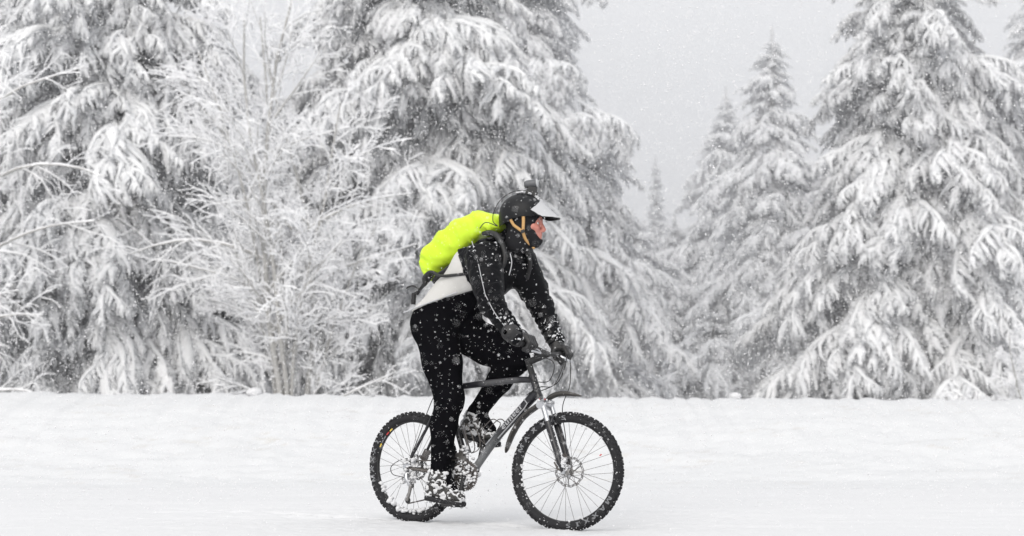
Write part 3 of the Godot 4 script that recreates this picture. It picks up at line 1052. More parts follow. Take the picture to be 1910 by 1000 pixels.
	# --- bottle cages of bent wire
	for cage in [[Vector3(0.395, 0.470, 0), Vector3(-0.36, 0.933, 0), Vector3(0.933, 0.36, 0)], [Vector3(0.60, 0.500, 0), Vector3(0.727, 0.687, 0), Vector3(-0.687, 0.727, 0)]]:
		var o: Vector3 = cage[0]
		var up: Vector3 = cage[1]
		var off: Vector3 = cage[2]
		var w := node("bottle_cage", bike)
		for s in [1.0, -1.0]:
			var z := Vector3(0, 0, 0.034 * s)
			part("wire", line(through([o + off * 0.024 - up * 0.04, o + off * 0.03 + up * 0.11 + z * 0.4, o + off * 0.055 + up * 0.125 + z, o + off * 0.088 + up * 0.10 + z, o + off * 0.094 + up * 0.0 + z * 0.9, o + off * 0.07 - up * 0.045 + z * 0.5, o + off * 0.03 - up * 0.05], 5), [0.0032], 6).mesh(M.dark_steel), w)
		var pl := MB.new()
		pl.box(Transform3D(Basis(off, up, off.cross(up)), o + off * 0.022 + up * 0.03), Vector3(0.006, 0.15, 0.022))
		part("mounting_strip", pl.mesh(M.silver), w)
	# --- fork and everything that steers
	var fork := node("fork", bike)
	var crown_c := STEER_AT - STEER_AXIS * 0.035 + Vector3(0.012, 0, 0)
	var fdir := STEER_AXIS.normalized()
	var hubp := Vector3(1.114, WHEEL_R, 0)
	var leg_top := hubp + fdir * 0.395
	var crown := MB.new()
	crown.tube([leg_top + Vector3(-0.012, 0, -0.085), leg_top + Vector3(-0.02, 0.012, -0.04), leg_top + Vector3(-0.03, 0.022, 0), leg_top + Vector3(-0.02, 0.012, 0.04), leg_top + Vector3(-0.012, 0, 0.085)], [0.022, 0.025, 0.03, 0.025, 0.022], 10)
	part("fork_crown", crown.moved(steer).mesh(M.silver), fork)
	for s in [1.0, -1.0]:
		var z := Vector3(0, 0, 0.066 * s)
		part("stanchion", line([leg_top + z + fdir * 0.015, leg_top + z - fdir * 0.16], [0.0145], 12).moved(steer).mesh(M.silver), fork)
		var low := line([leg_top + z - fdir * 0.095, leg_top + z - fdir * 0.10, leg_top + z - fdir * 0.12, hubp + z + fdir * 0.05, hubp + z * 0.97 + fdir * 0.03, hubp + z * 0.92], [0.017, 0.0215, 0.021, 0.0185, 0.015, 0.013], 12)
		part("lower_leg", low.moved(steer).mesh(M.paint), fork)
		part("dropout", line([hubp + z * 0.92 + Vector3(0.004, 0.012, 0), hubp + z * 0.9 + Vector3(0, -0.016, 0)], [0.013, 0.010], 8).moved(steer).mesh(M.silver), fork)
	var arch := line(through([leg_top - fdir * 0.105 + Vector3(0.02, 0, -0.066), leg_top - fdir * 0.075 + Vector3(0.028, 0, -0.05), leg_top - fdir * 0.062 + Vector3(0.03, 0, 0), leg_top - fdir * 0.075 + Vector3(0.028, 0, 0.05), leg_top - fdir * 0.105 + Vector3(0.02, 0, 0.066)], 4), [0.009], 8)
	part("brake_arch", arch.moved(steer).mesh(M.paint), fork)
	var cal := MB.new()
	cal.box(Transform3D(Basis(Vector3(0, 0, 1), 0.6), hubp + Vector3(-0.055, 0.075, -0.047)), Vector3(0.075, 0.03, 0.028))
	part("brake_caliper", cal.moved(steer).mesh(M.dark_steel), fork)
	part("quick_release", line([hubp + Vector3(0, 0, 0.056), hubp + Vector3(-0.03, 0.012, 0.066), hubp + Vector3(-0.055, 0.05, 0.064)], [0.009, 0.006, 0.005], 7).moved(steer).mesh(M.dark_steel), fork)
	var fs := []
	for k in 26:
		var f := r.randf()
		fs.append([steer * (hubp + Vector3(0.012, 0, 0.066) + fdir * f * 0.09 + Vector3(r.randf_range(0.0, 0.016), 0, r.randf_range(-0.01, 0.014))), r.randf_range(0.004, 0.012)])
	for k in 22:
		fs.append([steer * (leg_top + Vector3(r.randf_range(-0.03, 0.015), r.randf_range(0.0, 0.035), r.randf_range(-0.08, 0.08))), r.randf_range(0.005, 0.012)])
	for k in 16:
		fs.append([steer * (hubp + Vector3(-0.05 + r.randf_range(-0.03, 0.03), 0.08 + r.randf_range(-0.02, 0.02), -0.035)), r.randf_range(0.006, 0.013)])
	for k in 18:
		fs.append([steer * (leg_top + fdir * r.randf_range(-0.36, -0.11) + Vector3(0.02, 0, 0.066)), r.randf_range(0.003, 0.007)])
	snow_clumps(fork, fs, r)
	# mudguards of the fork: a blade behind the wheel and one out in front
	var guard := node("mudguard", bike)
	var blade := MB.new()
	blade.tube(through([leg_top + Vector3(-0.01, 0.03, 0), Vector3(0.90, 0.700, 0.0), Vector3(0.825, 0.640, 0.0), Vector3(0.765, 0.545, 0.0), Vector3(0.728, 0.440, 0.0)], 5), [0.018, 0.024, 0.028, 0.031, 0.033, 0.034, 0.034, 0.034, 0.034, 0.034, 0.034, 0.034, 0.033, 0.033, 0.033, 0.032, 0.031, 0.029, 0.026, 0.020, 0.008], 12, true, 0.45)
	part("rear_blade", blade.moved(steer).mesh(M.fender), guard)
	var nose := MB.new()
	nose.tube(through([leg_top + Vector3(-0.01, 0.035, 0), Vector3(1.03, 0.778, 0), Vector3(1.10, 0.784, 0), Vector3(1.19, 0.770, 0)], 6), [0.014, 0.018, 0.022, 0.025, 0.027, 0.028, 0.028, 0.028, 0.028, 0.028, 0.027, 0.026, 0.025, 0.023, 0.020, 0.016, 0.012, 0.008, 0.003], 12, true, 0.55)
	part("front_blade", nose.moved(steer).mesh(M.fender), guard)
	var clip := MB.new()
	clip.box(Transform3D(steer.basis, steer * (leg_top + Vector3(-0.025, 0.035, 0.012))), Vector3(0.04, 0.014, 0.02))
	part("clip", clip.mesh(M.red), guard)
	# stem, bars, levers
	var top := ht_top + STEER_AXIS * 0.075
	part("steerer", line([ht_top, top + STEER_AXIS * 0.015], [0.0185, 0.0185], 14).moved(steer).mesh(M.black), bike)
	var clamp := Vector3(0.975, 1.012, 0)
	part("stem", line([top - Vector3(0.012, 0.0, 0), top + Vector3(0.012, 0.008, 0), clamp], [0.021, 0.02, 0.0185], 12).moved(steer).mesh(M.black), bike)
	var bar_pts := [Vector3(0.945, 1.034, -0.33), Vector3(0.962, 1.03, -0.17), Vector3(0.976, 1.014, -0.06), clamp, Vector3(0.976, 1.014, 0.06), Vector3(0.962, 1.03, 0.17), Vector3(0.945, 1.034, 0.33)]
	part("handlebar", line(through(bar_pts, 5), [0.0125], 10).moved(steer).mesh(M.black), bike)
	for s in [1.0, -1.0]:
		part("grip", line([Vector3(0.945, 1.034, s * 0.335), Vector3(0.946, 1.034, s * 0.33), Vector3(0.957, 1.032, s * 0.215)], [0.014, 0.0165, 0.0165], 10).moved(steer).mesh(M.rubber), bike)
		var lev := line(through([Vector3(0.972, 1.018, s * 0.19), Vector3(1.005, 1.0, s * 0.20), Vector3(1.02, 0.992, s * 0.24), Vector3(1.005, 0.995, s * 0.31)], 4), [0.009, 0.009, 0.010, 0.010, 0.008, 0.007, 0.007, 0.007, 0.006, 0.006, 0.006, 0.006, 0.006], 8)
		part("brake_lever", lev.moved(steer).mesh(M.silver), bike)
		part("shifter", line([Vector3(0.968, 1.006, s * 0.165), Vector3(0.985, 0.985, s * 0.175), Vector3(0.975, 0.972, s * 0.20)], [0.016, 0.02, 0.009], 8).moved(steer).mesh(M.black), bike)
	for c in [
		[Vector3(0.99, 1.0, 0.16), Vector3(1.07, 0.96, 0.07), Vector3(1.02, 0.86, 0.03), Vector3(0.935, 0.85, 0.028), Vector3(0.86, 0.872, 0.022)],
		[Vector3(0.99, 0.99, -0.16), Vector3(1.075, 0.95, -0.03), Vector3(1.04, 0.83, 0.02), Vector3(0.95, 0.82, 0.03), Vector3(0.86, 0.775, 0.03)],
		[Vector3(1.0, 1.0, -0.17), Vector3(1.07, 0.96, -0.06), Vector3(1.05, 0.85, -0.01), Vector3(0.96, 0.80, 0.028), Vector3(0.88, 0.79, 0.03)],
		[Vector3(1.0, 1.005, -0.19), Vector3(1.055, 0.96, -0.13), Vector3(1.07, 0.83, -0.10), Vector3(1.03, 0.70, -0.085), Vector3(1.055, 0.52, -0.082), Vector3(1.06, 0.42, -0.06)],
	]:
		part("cable", line(through(c, 7), [0.0026], 6).moved(Transform3D.IDENTITY).mesh(M.black), bike)
	part("cable", line(through([Vector3(0.03, 0.40, 0.066), Vector3(-0.045, 0.385, 0.075), Vector3(-0.105, 0.345, 0.085), Vector3(-0.095, 0.30, 0.085), Vector3(-0.03, 0.285, 0.08), Vector3(0.01, 0.275, 0.08)], 6), [0.0026], 6).mesh(M.black), bike)
	part("cable", line(through([Vector3(0.27, 0.82, 0.022), Vector3(0.20, 0.79, 0.03), Vector3(0.165, 0.70, 0.058), Vector3(0.09, 0.52, 0.066), Vector3(0.03, 0.41, 0.066)], 6), [0.0026], 6).mesh(M.black), bike)
	var rc := MB.new()
	rc.box(Transform3D(Basis(Vector3(0, 0, 1), 1.0), Vector3(0.055, 0.415, -0.05)), Vector3(0.07, 0.035, 0.03))
	part("brake_caliper", rc.mesh(M.dark_steel), bike)


# ---------------------------------------------------------------- bodies: a field of tapered capsules joined softly, meshed as surface nets
class Field:
	var lo: Vector3
	var cell: float
	var nx: int
	var ny: int
	var nz: int
	var d := PackedFloat32Array()
	const FAR := 1.0

	func _init(a: Vector3, b: Vector3, c: float) -> void:
		lo = a
		cell = c
		nx = int(ceil((b.x - a.x) / c)) + 1
		ny = int(ceil((b.y - a.y) / c)) + 1
		nz = int(ceil((b.z - a.z) / c)) + 1
		d.resize(nx * ny * nz)
		d.fill(FAR)

	func reach(a: Vector3, b: Vector3, r: float) -> Array:
		var p := (Vector3(minf(a.x, b.x), minf(a.y, b.y), minf(a.z, b.z)) - Vector3.ONE * r - lo) / cell
		var q := (Vector3(maxf(a.x, b.x), maxf(a.y, b.y), maxf(a.z, b.z)) + Vector3.ONE * r - lo) / cell
		return [clampi(int(p.x), 0, nx - 1), clampi(int(q.x) + 1, 0, nx - 1), clampi(int(p.y), 0, ny - 1), clampi(int(q.y) + 1, 0, ny - 1), clampi(int(p.z), 0, nz - 1), clampi(int(q.z) + 1, 0, nz - 1)]

	# a tapered capsule, softly joined; squash widens it along the given axis (an ellipse in section)
	func bone(a: Vector3, b: Vector3, ra: float, rb: float, k := 0.03, squash := Vector3.ONE) -> void:
		var band := k + 3.0 * cell
		var most := maxf(ra, rb)
		var box := reach(a, b, most / minf(squash.x, minf(squash.y, squash.z)) + band)
		var sa := a * squash
		var ab := b * squash - sa
		var ll := maxf(ab.length_squared(), 1e-9)
		for z in range(box[4], box[5] + 1):
			for y in range(box[2], box[3] + 1):
				var at := (z * ny + y) * nx
				for x in range(box[0], box[1] + 1):
					var p := (lo + Vector3(x, y, z) * cell) * squash - sa
					var t := clampf(p.dot(ab) / ll, 0.0, 1.0)
					var v := (p - ab * t).length() - lerpf(ra, rb, t)
					if v < band:
						var o := d[at + x]
						var h := maxf(k - absf(o - v), 0.0)
						d[at + x] = minf(o, v) - h * h / (4.0 * k)

	# keeps what lies on the side of a plane that the normal points away from
	func cut(at: Vector3, normal: Vector3) -> void:
		var n := normal.normalized()
		for z in nz:
			for y in ny:
				var row := (z * ny + y) * nx
				for x in nx:
					if d[row + x] < 0.2:
						d[row + x] = maxf(d[row + x], (lo + Vector3(x, y, z) * cell - at).dot(n))

	# takes an ellipsoid out
	func hollow(at: Vector3, r: Vector3) -> void:
		var least := minf(r.x, minf(r.y, r.z))
		for z in nz:
			for y in ny:
				var row := (z * ny + y) * nx
				for x in nx:
					if d[row + x] < 0.2:
						var v := (((lo + Vector3(x, y, z) * cell - at) / r).length() - 1.0) * least
						d[row + x] = maxf(d[row + x], -v)

	# moves the surface out by noise, so that only patches of it come through what it lies on
	func ruffle(f: FastNoiseLite, scale: Vector3, amount: float, add: float) -> void:
		for z in nz:
			for y in ny:
				var row := (z * ny + y) * nx
				for x in nx:
					if absf(d[row + x]) < 0.05:
						d[row + x] -= add + amount * f.get_noise_3dv((lo + Vector3(x, y, z) * cell) * scale)

	func net(b: MB) -> void:
		var id := PackedInt32Array()
		id.resize(d.size())
		id.fill(-1)
		var sx := 1
		var sy := nx
		var sz := nx * ny
		var corner := [0, sx, sy, sx + sy, sz, sx + sz, sy + sz, sx + sy + sz]
		var where := [Vector3(0, 0, 0), Vector3(1, 0, 0), Vector3(0, 1, 0), Vector3(1, 1, 0), Vector3(0, 0, 1), Vector3(1, 0, 1), Vector3(0, 1, 1), Vector3(1, 1, 1)]
		var edges := [[0, 1], [2, 3], [4, 5], [6, 7], [0, 2], [1, 3], [4, 6], [5, 7], [0, 4], [1, 5], [2, 6], [3, 7]]
		var near := cell * 1.8
		for z in nz - 1:
			for y in ny - 1:
				var row := (z * ny + y) * nx
				for x in nx - 1:
					var at := row + x
					if absf(d[at]) > near:
						continue
					var v := [d[at], d[at + 1], d[at + sy], d[at + 1 + sy], d[at + sz], d[at + 1 + sz], d[at + sy + sz], d[at + 1 + sy + sz]]
					var inside := 0
					for q in 8:
						if v[q] < 0.0:
							inside += 1
					if inside == 0 or inside == 8:
						continue
					var sum := Vector3.ZERO
					var n := 0
					for e in edges:
						var da: float = v[e[0]]
						var db: float = v[e[1]]
						if (da < 0.0) != (db < 0.0):
							sum += where[e[0]].lerp(where[e[1]], da / (da - db))
							n += 1
					id[at] = b.vert(lo + (Vector3(x, y, z) + sum / n) * cell)
		for z in range(1, nz - 1):
			for y in range(1, ny - 1):
				var row := (z * ny + y) * nx
				for x in range(1, nx - 1):
					var at := row + x
					var v0 := d[at]
					if absf(v0) > near:
						continue
					var q := v0 < 0.0
					if (d[at + sx] < 0.0) != q:
						_quad(b, id, at, at - sy, at - sy - sz, at - sz, q)
					if (d[at + sy] < 0.0) != q:
						_quad(b, id, at, at - sz, at - sx - sz, at - sx, q)
					if (d[at + sz] < 0.0) != q:
						_quad(b, id, at, at - sx, at - sx - sy, at - sy, q)

	func _quad(b: MB, id: PackedInt32Array, p: int, q: int, r: int, s: int, out: bool) -> void:
		if id[p] < 0 or id[q] < 0 or id[r] < 0 or id[s] < 0:
			return
		if out:
			b.quad_i(id[p], id[q], id[r], id[s])
		else:
			b.quad_i(id[p], id[s], id[r], id[q])


# ---------------------------------------------------------------- the rider (same axes as the bicycle)
const HEAD_AT := Vector3(0.819, 1.795, 0.0)
var rider: Node3D
var head: Transform3D

const HIP_R := Vector3(0.262, 1.150, 0.105)
const HIP_L := Vector3(0.290, 1.165, -0.105)
const KNEE_R := Vector3(0.372, 0.752, 0.125)
const KNEE_L := Vector3(0.670, 0.985, -0.125)
const ANKLE_R := Vector3(0.306, 0.335, 0.125)
const ANKLE_L := Vector3(0.385, 0.672, -0.125)
const SHOULDER_R := Vector3(0.662, 1.560, 0.185)
const SHOULDER_L := Vector3(0.650, 1.580, -0.185)
const ELBOW_R := Vector3(0.790, 1.285, 0.275)
const ELBOW_L := Vector3(0.745, 1.310, -0.285)
const WRIST_R := Vector3(0.968, 1.092, 0.285)
const WRIST_L := Vector3(0.850, 1.095, -0.285)


func torso(f: Field, more: float) -> void:
	for s in [1.0, -1.0]:
		f.bone(Vector3(0.215, 1.205, 0.075 * s), Vector3(0.345, 1.345, 0.065 * s), 0.142 + more, 0.118 + more, 0.05)
		f.bone(Vector3(0.345, 1.345, 0.065 * s), Vector3(0.535, 1.515, 0.085 * s), 0.118 + more, 0.125 + more, 0.05)
		f.bone(Vector3(0.535, 1.515, 0.085 * s), Vector3(0.630, 1.590, 0.105 * s), 0.125 + more, 0.095 + more, 0.05)


func legs(f: Field, more: float) -> void:
	f.bone(HIP_R, HIP_R.lerp(KNEE_R, 0.45), 0.128 + more, 0.116 + more, 0.045)
	f.bone(HIP_R.lerp(KNEE_R, 0.45), KNEE_R, 0.116 + more, 0.084 + more, 0.03)
	f.bone(KNEE_R + Vector3(0.02, 0.02, 0), KNEE_R + Vector3(0.012, -0.03, 0), 0.070 + more, 0.066 + more, 0.03)
	f.bone(KNEE_R, KNEE_R.lerp(ANKLE_R, 0.35) + Vector3(-0.018, 0, 0), 0.080 + more, 0.078 + more, 0.03)
	f.bone(KNEE_R.lerp(ANKLE_R, 0.35) + Vector3(-0.018, 0, 0), ANKLE_R, 0.078 + more, 0.056 + more, 0.03)
	f.bone(HIP_L, HIP_L.lerp(KNEE_L, 0.5), 0.124 + more, 0.116 + more, 0.045)
	f.bone(HIP_L.lerp(KNEE_L, 0.5), KNEE_L, 0.116 + more, 0.090 + more, 0.03)
	f.bone(KNEE_L, KNEE_L.lerp(ANKLE_L, 0.35) + Vector3(-0.015, -0.012, 0), 0.078 + more, 0.072 + more, 0.03)
	f.bone(KNEE_L.lerp(ANKLE_L, 0.35) + Vector3(-0.015, -0.012, 0), ANKLE_L, 0.072 + more, 0.052 + more, 0.03)


func arms(f: Field, more: float, soft := 0.03) -> void:
	for a in [[SHOULDER_R, ELBOW_R, WRIST_R], [SHOULDER_L, ELBOW_L, WRIST_L]]:
		f.bone(a[0], a[1], 0.070 + more * 1.5, 0.048 + more, soft)
		f.bone(a[1], a[2], 0.046 + more, 0.034 + more * 0.7, soft)


func head_field(f: Field, more: float) -> void:
	# in the head's own axes: x to the face, y up, z right
	f.bone(Vector3(-0.018, 0.020, 0), Vector3(0.022, 0.030, 0), 0.092 + more, 0.086 + more, 0.03, Vector3(1, 1, 1.18))
	f.bone(Vector3(0.03, -0.035, 0), Vector3(0.052, -0.085, 0), 0.064 + more, 0.048 + more, 0.04, Vector3(1, 1, 1.1))
	f.bone(Vector3(0.048, -0.100, 0), Vector3(0.062, -0.130, 0), 0.037 + more, 0.027 + more, 0.03)
	f.bone(Vector3(0.0, -0.075, 0), Vector3(0.05, -0.120, 0), 0.055 + more, 0.038 + more, 0.03)
	f.bone(Vector3(-0.045, -0.14, 0), Vector3(-0.015, -0.04, 0), 0.062 + more, 0.066 + more, 0.03)


func face_field(f: Field) -> void:
	# brow, nose, lips, cheeks
	for s in [1.0, -1.0]:
		f.bone(Vector3(0.096, -0.018, 0.008 * s), Vector3(0.083, -0.020, 0.040 * s), 0.013, 0.011, 0.012)
		f.bone(Vector3(0.078, -0.062, 0.036 * s), Vector3(0.066, -0.055, 0.048 * s), 0.020, 0.018, 0.02)
		f.bone(Vector3(0.106, -0.078, 0.010 * s), Vector3(0.104, -0.080, 0.012 * s), 0.0075, 0.007, 0.006)
	f.bone(Vector3(0.100, -0.030, 0), Vector3(0.117, -0.070, 0), 0.009, 0.0115, 0.010)
	f.bone(Vector3(0.117, -0.072, 0), Vector3(0.113, -0.077, 0), 0.011, 0.010, 0.006)
	f.bone(Vector3(0.095, -0.098, 0.012), Vector3(0.095, -0.098, -0.012), 0.0085, 0.0085, 0.008)
	f.bone(Vector3(0.089, -0.110, 0.010), Vector3(0.089, -0.110, -0.010), 0.0085, 0.0085, 0.008)


func rider_materials() -> void:
	M.tights = mat(Color(0.0035, 0.0035, 0.0045), 0.9, 0.0, 0.08)
	M.jacket = mat(Color(0.0045, 0.0048, 0.006), 0.45, 0.0, 0.2)
	M.shirt = mat(Color(0.49, 0.485, 0.47), 0.9, 0.0, 0.2)
	M.skin = mat(Color(0.50, 0.205, 0.165), 0.5, 0.0, 0.4)
	M.hood = mat(Color(0.010, 0.010, 0.012), 0.75, 0.0, 0.3)
	M.helmet = mat(Color(0.009, 0.0095, 0.011), 0.45, 0.0, 0.3)
	M.strap = mat(Color(0.50, 0.30, 0.12), 0.8)
	M.glove = mat(Color(0.012, 0.012, 0.013), 0.55)
	M.boot = mat(Color(0.025, 0.024, 0.023), 0.6)
	M.eye = mat(Color(0.75, 0.73, 0.70), 0.2)
	M.iris = mat(Color(0.10, 0.11, 0.12), 0.2)
	M.piping = mat(Color(0.42, 0.43, 0.45), 0.4)
	M.lamp = mat(Color(0.08, 0.083, 0.09), 0.5)
	M.lens = mat(Color(0.40, 0.41, 0.42), 0.15)


func glove_mesh(grip: Vector3, out: Vector3, wrist: Vector3) -> ArrayMesh:
	# fingers closed round a bar: out runs along the bar away from the stem
	var o := out.normalized()
	var up := (Vector3.UP - o * o.dot(Vector3.UP)).normalized()
	var fw := up.cross(o)
	if fw.x < 0:
		fw = -fw
	var f := Field.new(grip - Vector3(0.14, 0.12, 0.12), grip + Vector3(0.12, 0.16, 0.12), 0.0035)
	var around := func(deg: float, r: float, along: float) -> Vector3:
		return grip + (fw * cos(deg_to_rad(deg)) + up * sin(deg_to_rad(deg))) * r + o * along
	# palm from the wrist over the bar to the knuckles
	f.bone(wrist, around.call(120.0, 0.060, 0.0), 0.042, 0.038, 0.02)
	for k in 4:
		var al: float = [-0.034, -0.011, 0.012, 0.034][k]
		f.bone(around.call(128.0, 0.055, al * 0.75), around.call(62.0, 0.045, al), 0.024, 0.017, 0.014)
	for k in 4:
		var al: float = [-0.037, -0.012, 0.013, 0.037][k]
		var longer: float = [0.95, 1.06, 1.0, 0.84][k]
		var p0: Vector3 = around.call(62.0, 0.045, al)
		var p1: Vector3 = around.call(62.0 - 62.0 * longer, 0.043, al * 1.02)
		var p2: Vector3 = around.call(62.0 - 118.0 * longer, 0.035, al)
		var p3: Vector3 = around.call(62.0 - 165.0 * longer, 0.029, al)
		f.bone(p0, p1, 0.0160, 0.0140, 0.006)
		f.bone(p1, p2, 0.0140, 0.0124, 0.005)
		f.bone(p2, p3, 0.0124, 0.0105, 0.005)
	# the thumb leaves the palm's inner side and closes under the bar
	f.bone(around.call(135.0, 0.060, -0.028), around.call(165.0, 0.044, -0.050), 0.019, 0.0155, 0.012)
	f.bone(around.call(165.0, 0.044, -0.050), around.call(225.0, 0.034, -0.056), 0.0150, 0.0125, 0.006)
	f.bone(around.call(225.0, 0.034, -0.056), around.call(275.0, 0.030, -0.050), 0.0125, 0.0105, 0.005)
	# the cuff
	var c := (wrist - grip).normalized()
	f.bone(wrist - c * 0.01, wrist + c * 0.045, 0.046, 0.052, 0.01)
	var b := MB.new()
	f.net(b)
	return b.mesh(M.glove)


func boot_parts(parent: Node, ankle: Vector3, toe_dir: Vector3, sole: float, r: RandomNumberGenerator, s: float) -> void:
	var boot := node("boot", parent)
	var t := toe_dir.normalized()
	var up := (Vector3.UP - t * t.y).normalized()
	var heel := ankle - t * 0.052 - up * sole
	var fill := func(f: Field, more: float, low: bool) -> void:
		if not low:
			f.bone(ankle + up * 0.03 - t * 0.006, ankle - up * 0.03, 0.056 + more, 0.053 + more, 0.02)
			f.bone(ankle - up * 0.03 - t * 0.01, heel + up * 0.045, 0.054 + more, 0.042 + more, 0.03)
			f.bone(ankle - up * 0.035 + t * 0.02, heel + t * 0.155 + up * 0.045, 0.054 + more, 0.040 + more, 0.03)
			f.bone(heel + t * 0.02 + up * 0.042, heel + t * 0.215 + up * 0.038, 0.040 + more, 0.036 + more, 0.02)
	var lo := ankle - Vector3(0.16, 0.28, 0.12)
	var hi := ankle + Vector3(0.30, 0.20, 0.12)
	var f := Field.new(lo, hi, 0.0065)
	fill.call(f, 0.0, false)
	f.cut(heel + up * 0.012, -up)
	f.cut(ankle + up * 0.0, up + t * 0.12)
	var b := MB.new()
	f.net(b)
	for k in b.v.size():
		b.v[k] += Vector3.ONE * 0.004 * noise.get_noise_3dv(b.v[k] * 45.0)
	part("upper", b.mesh(M.boot), boot)
	var fs := Field.new(lo, hi, 0.0065)
	for z in [0.018, -0.018]:
		fs.bone(heel + t * 0.0 + Vector3(0, 0, z * 0.7), heel + t * 0.09 + Vector3(0, 0, z * 0.6), 0.032, 0.030, 0.01)
		fs.bone(heel + t * 0.09 + Vector3(0, 0, z * 0.6), heel + t * 0.215 + Vector3(0, 0, z), 0.030, 0.034, 0.01)
	fs.cut(heel + up * 0.014, up)
	fs.cut(heel - up * 0.016, -up)
	b = MB.new()
	fs.net(b)
	part("sole", b.mesh(M.rubber), boot)
	# snow caked on it in patches
	var fc := Field.new(lo, hi, 0.0065)
	fill.call(fc, 0.002, false)
	fc.ruffle(noise, Vector3(28, 38, 28), 0.022, -0.002)
	fc.cut(heel + up * 0.006, -up)
	fc.cut(ankle + up * 0.004, up)
	b = MB.new()
	fc.net(b)
	var cake := part("caked_snow", b.mesh(M.snow), boot)
	cake.set_meta("kind", "stuff")
	var lumps := []
	for k in 26:
		lumps.append([heel + t * r.randf_range(-0.03, 0.25) - up * r.randf_range(0.004, 0.026) + Vector3(0, 0, r.randf_range(-0.045, 0.045)), r.randf_range(0.005, 0.013)])
	for k in 10:
		var a := r.randf() * TAU
		lumps.append([ankle + Vector3(cos(a) * 0.058, 0.0, sin(a) * 0.058), r.randf_range(0.004, 0.009)])
	snow_clumps(boot, lumps, r)


func build_rider() -> void:
	rider_materials()
	rider = thing("person", "cyclist in black tights and black jacket with a helmet, bent over the bars and pedalling", "person", BIKE_AT)
	rider.rotation_degrees.y = HEADING
	var r := RandomNumberGenerator.new()
	r.seed = 9
	head = Transform3D(Basis(Vector3.UP, deg_to_rad(21.0)) * Basis(Vector3(0, 0, 1), deg_to_rad(2.0)), HEAD_AT)
	# --- the body, one skin from the crown to the ankles; the head comes from a finer grid
	var f := Field.new(Vector3(-0.06, 0.20, -0.42), Vector3(1.04, 1.80, 0.42), 0.012)
	torso(f, 0.0)
	legs(f, 0.0)
	arms(f, 0.0)
	f.bone(Vector3(0.64, 1.60, 0), Vector3(0.785, 1.735, 0.0), 0.085, 0.060, 0.05)
	f.bone(ANKLE_R, ANKLE_R + Vector3(0.09, -0.13, 0), 0.05, 0.04, 0.03)
	f.bone(ANKLE_L, ANKLE_L + Vector3(0.10, -0.10, 0), 0.05, 0.04, 0.03)
	var b := MB.new()
	f.net(b)
	for k in b.v.size():   # small creases in the cloth, closer round the knees
		var p := b.v[k]
		var bend := maxf(smoothstep(0.16, 0.0, p.distance_to(KNEE_R)), smoothstep(0.16, 0.0, p.distance_to(KNEE_L)))
		bend = maxf(bend, smoothstep(0.2, 0.0, p.distance_to(ANKLE_R)))
		b.v[k] += Vector3(1, 0, 0.6) * (0.003 + 0.005 * bend) * noise.get_noise_3d(p.x * 7.0, p.y * 26.0, p.z * 7.0)
	var fh := Field.new(Vector3(-0.13, -0.17, -0.12), Vector3(0.15, 0.15, 0.12), 0.0045)
	head_field(fh, 0.0)
	face_field(fh)
	for s in [1.0, -1.0]:
		fh.hollow(Vector3(0.101, -0.036, 0.030 * s), Vector3(0.016, 0.009, 0.014))
	var hb := MB.new()
	fh.net(hb)
	hb.moved(head)
	var body_mesh := b.mesh(M.tights)
	hb.put(body_mesh, M.skin)
	part("body", body_mesh, rider)
	for s in [1.0, -1.0]:
		var e := MB.new()
		e.ball(Vector3(0.0825, -0.036, 0.030 * s), Vector3.ONE * 0.0125, Basis.IDENTITY, 8, 12)
		var eye := part("eye", e.moved(head).mesh(M.eye), rider)
		e = MB.new()
		e.ball(Vector3(0.0925, -0.036, 0.0305 * s), Vector3(0.0035, 0.0055, 0.0055), Basis.IDENTITY, 6, 10)
		part("iris", e.moved(head).mesh(M.iris), eye)
		e = MB.new()
		e.tube([Vector3(0.100, -0.017, 0.012 * s), Vector3(0.100, -0.0135, 0.026 * s), Vector3(0.088, -0.018, 0.043 * s)], [0.003, 0.004, 0.002], 6)
		part("eyebrow", e.moved(head).mesh(mat(Color(0.16, 0.10, 0.07), 0.8)), rider)
	# --- the balaclava, open over the face
	var fb := Field.new(Vector3(-0.14, -0.25, -0.13), Vector3(0.15, 0.16, 0.13), 0.0045)
	head_field(fb, 0.010)
	fb.hollow(Vector3(0.124, -0.060, 0.0), Vector3(0.076, 0.074, 0.070))
	fb.cut(Vector3(0, -0.20, 0), Vector3(-0.2, -1, 0))
	b = MB.new()
	fb.net(b)
	part("balaclava", b.moved(head).mesh(M.hood), rider)
	# --- the white shirt on the back
	var fsx := Field.new(Vector3(-0.02, 1.05, -0.30), Vector3(0.78, 1.78, 0.30), 0.010)
	torso(fsx, 0.008)
	fsx.cut(Vector3(0.092, 1.268, 0.0), Vector3(0.25, -1.0, 0.0))   # hem over the hips
	fsx.cut(Vector3(0.62, 1.55, 0), Vector3(1.0, 0.25, 0.0))
	fsx.cut(Vector3(0.50, 1.600, 0), Vector3(0.5, 0.85, 0.0))
	b = MB.new()
	fsx.net(b)
	for k in b.v.size():
		b.v[k] += Vector3(0, 1, 0) * 0.004 * noise.get_noise_3d(b.v[k].x * 6.0, b.v[k].y * 14.0, b.v[k].z * 6.0)
	part("shirt", b.mesh(M.shirt), rider)
	part("waistband", line(through([Vector3(0.10, 1.268, 0.215), Vector3(0.24, 1.308, 0.212), Vector3(0.40, 1.352, 0.196), Vector3(0.50, 1.372, 0.215)], 5), [0.004], 6).mesh(M.piping), rider)
	# --- the jacket: front, shoulders and sleeves
	var fj := Field.new(Vector3(0.30, 0.98, -0.44), Vector3(1.06, 1.82, 0.44), 0.010)
	torso(fj, 0.018)
	fj.cut(Vector3(0.553, 1.50, 0), Vector3(-1.0, -0.23, 0.0))
	arms(fj, 0.022, 0.035)
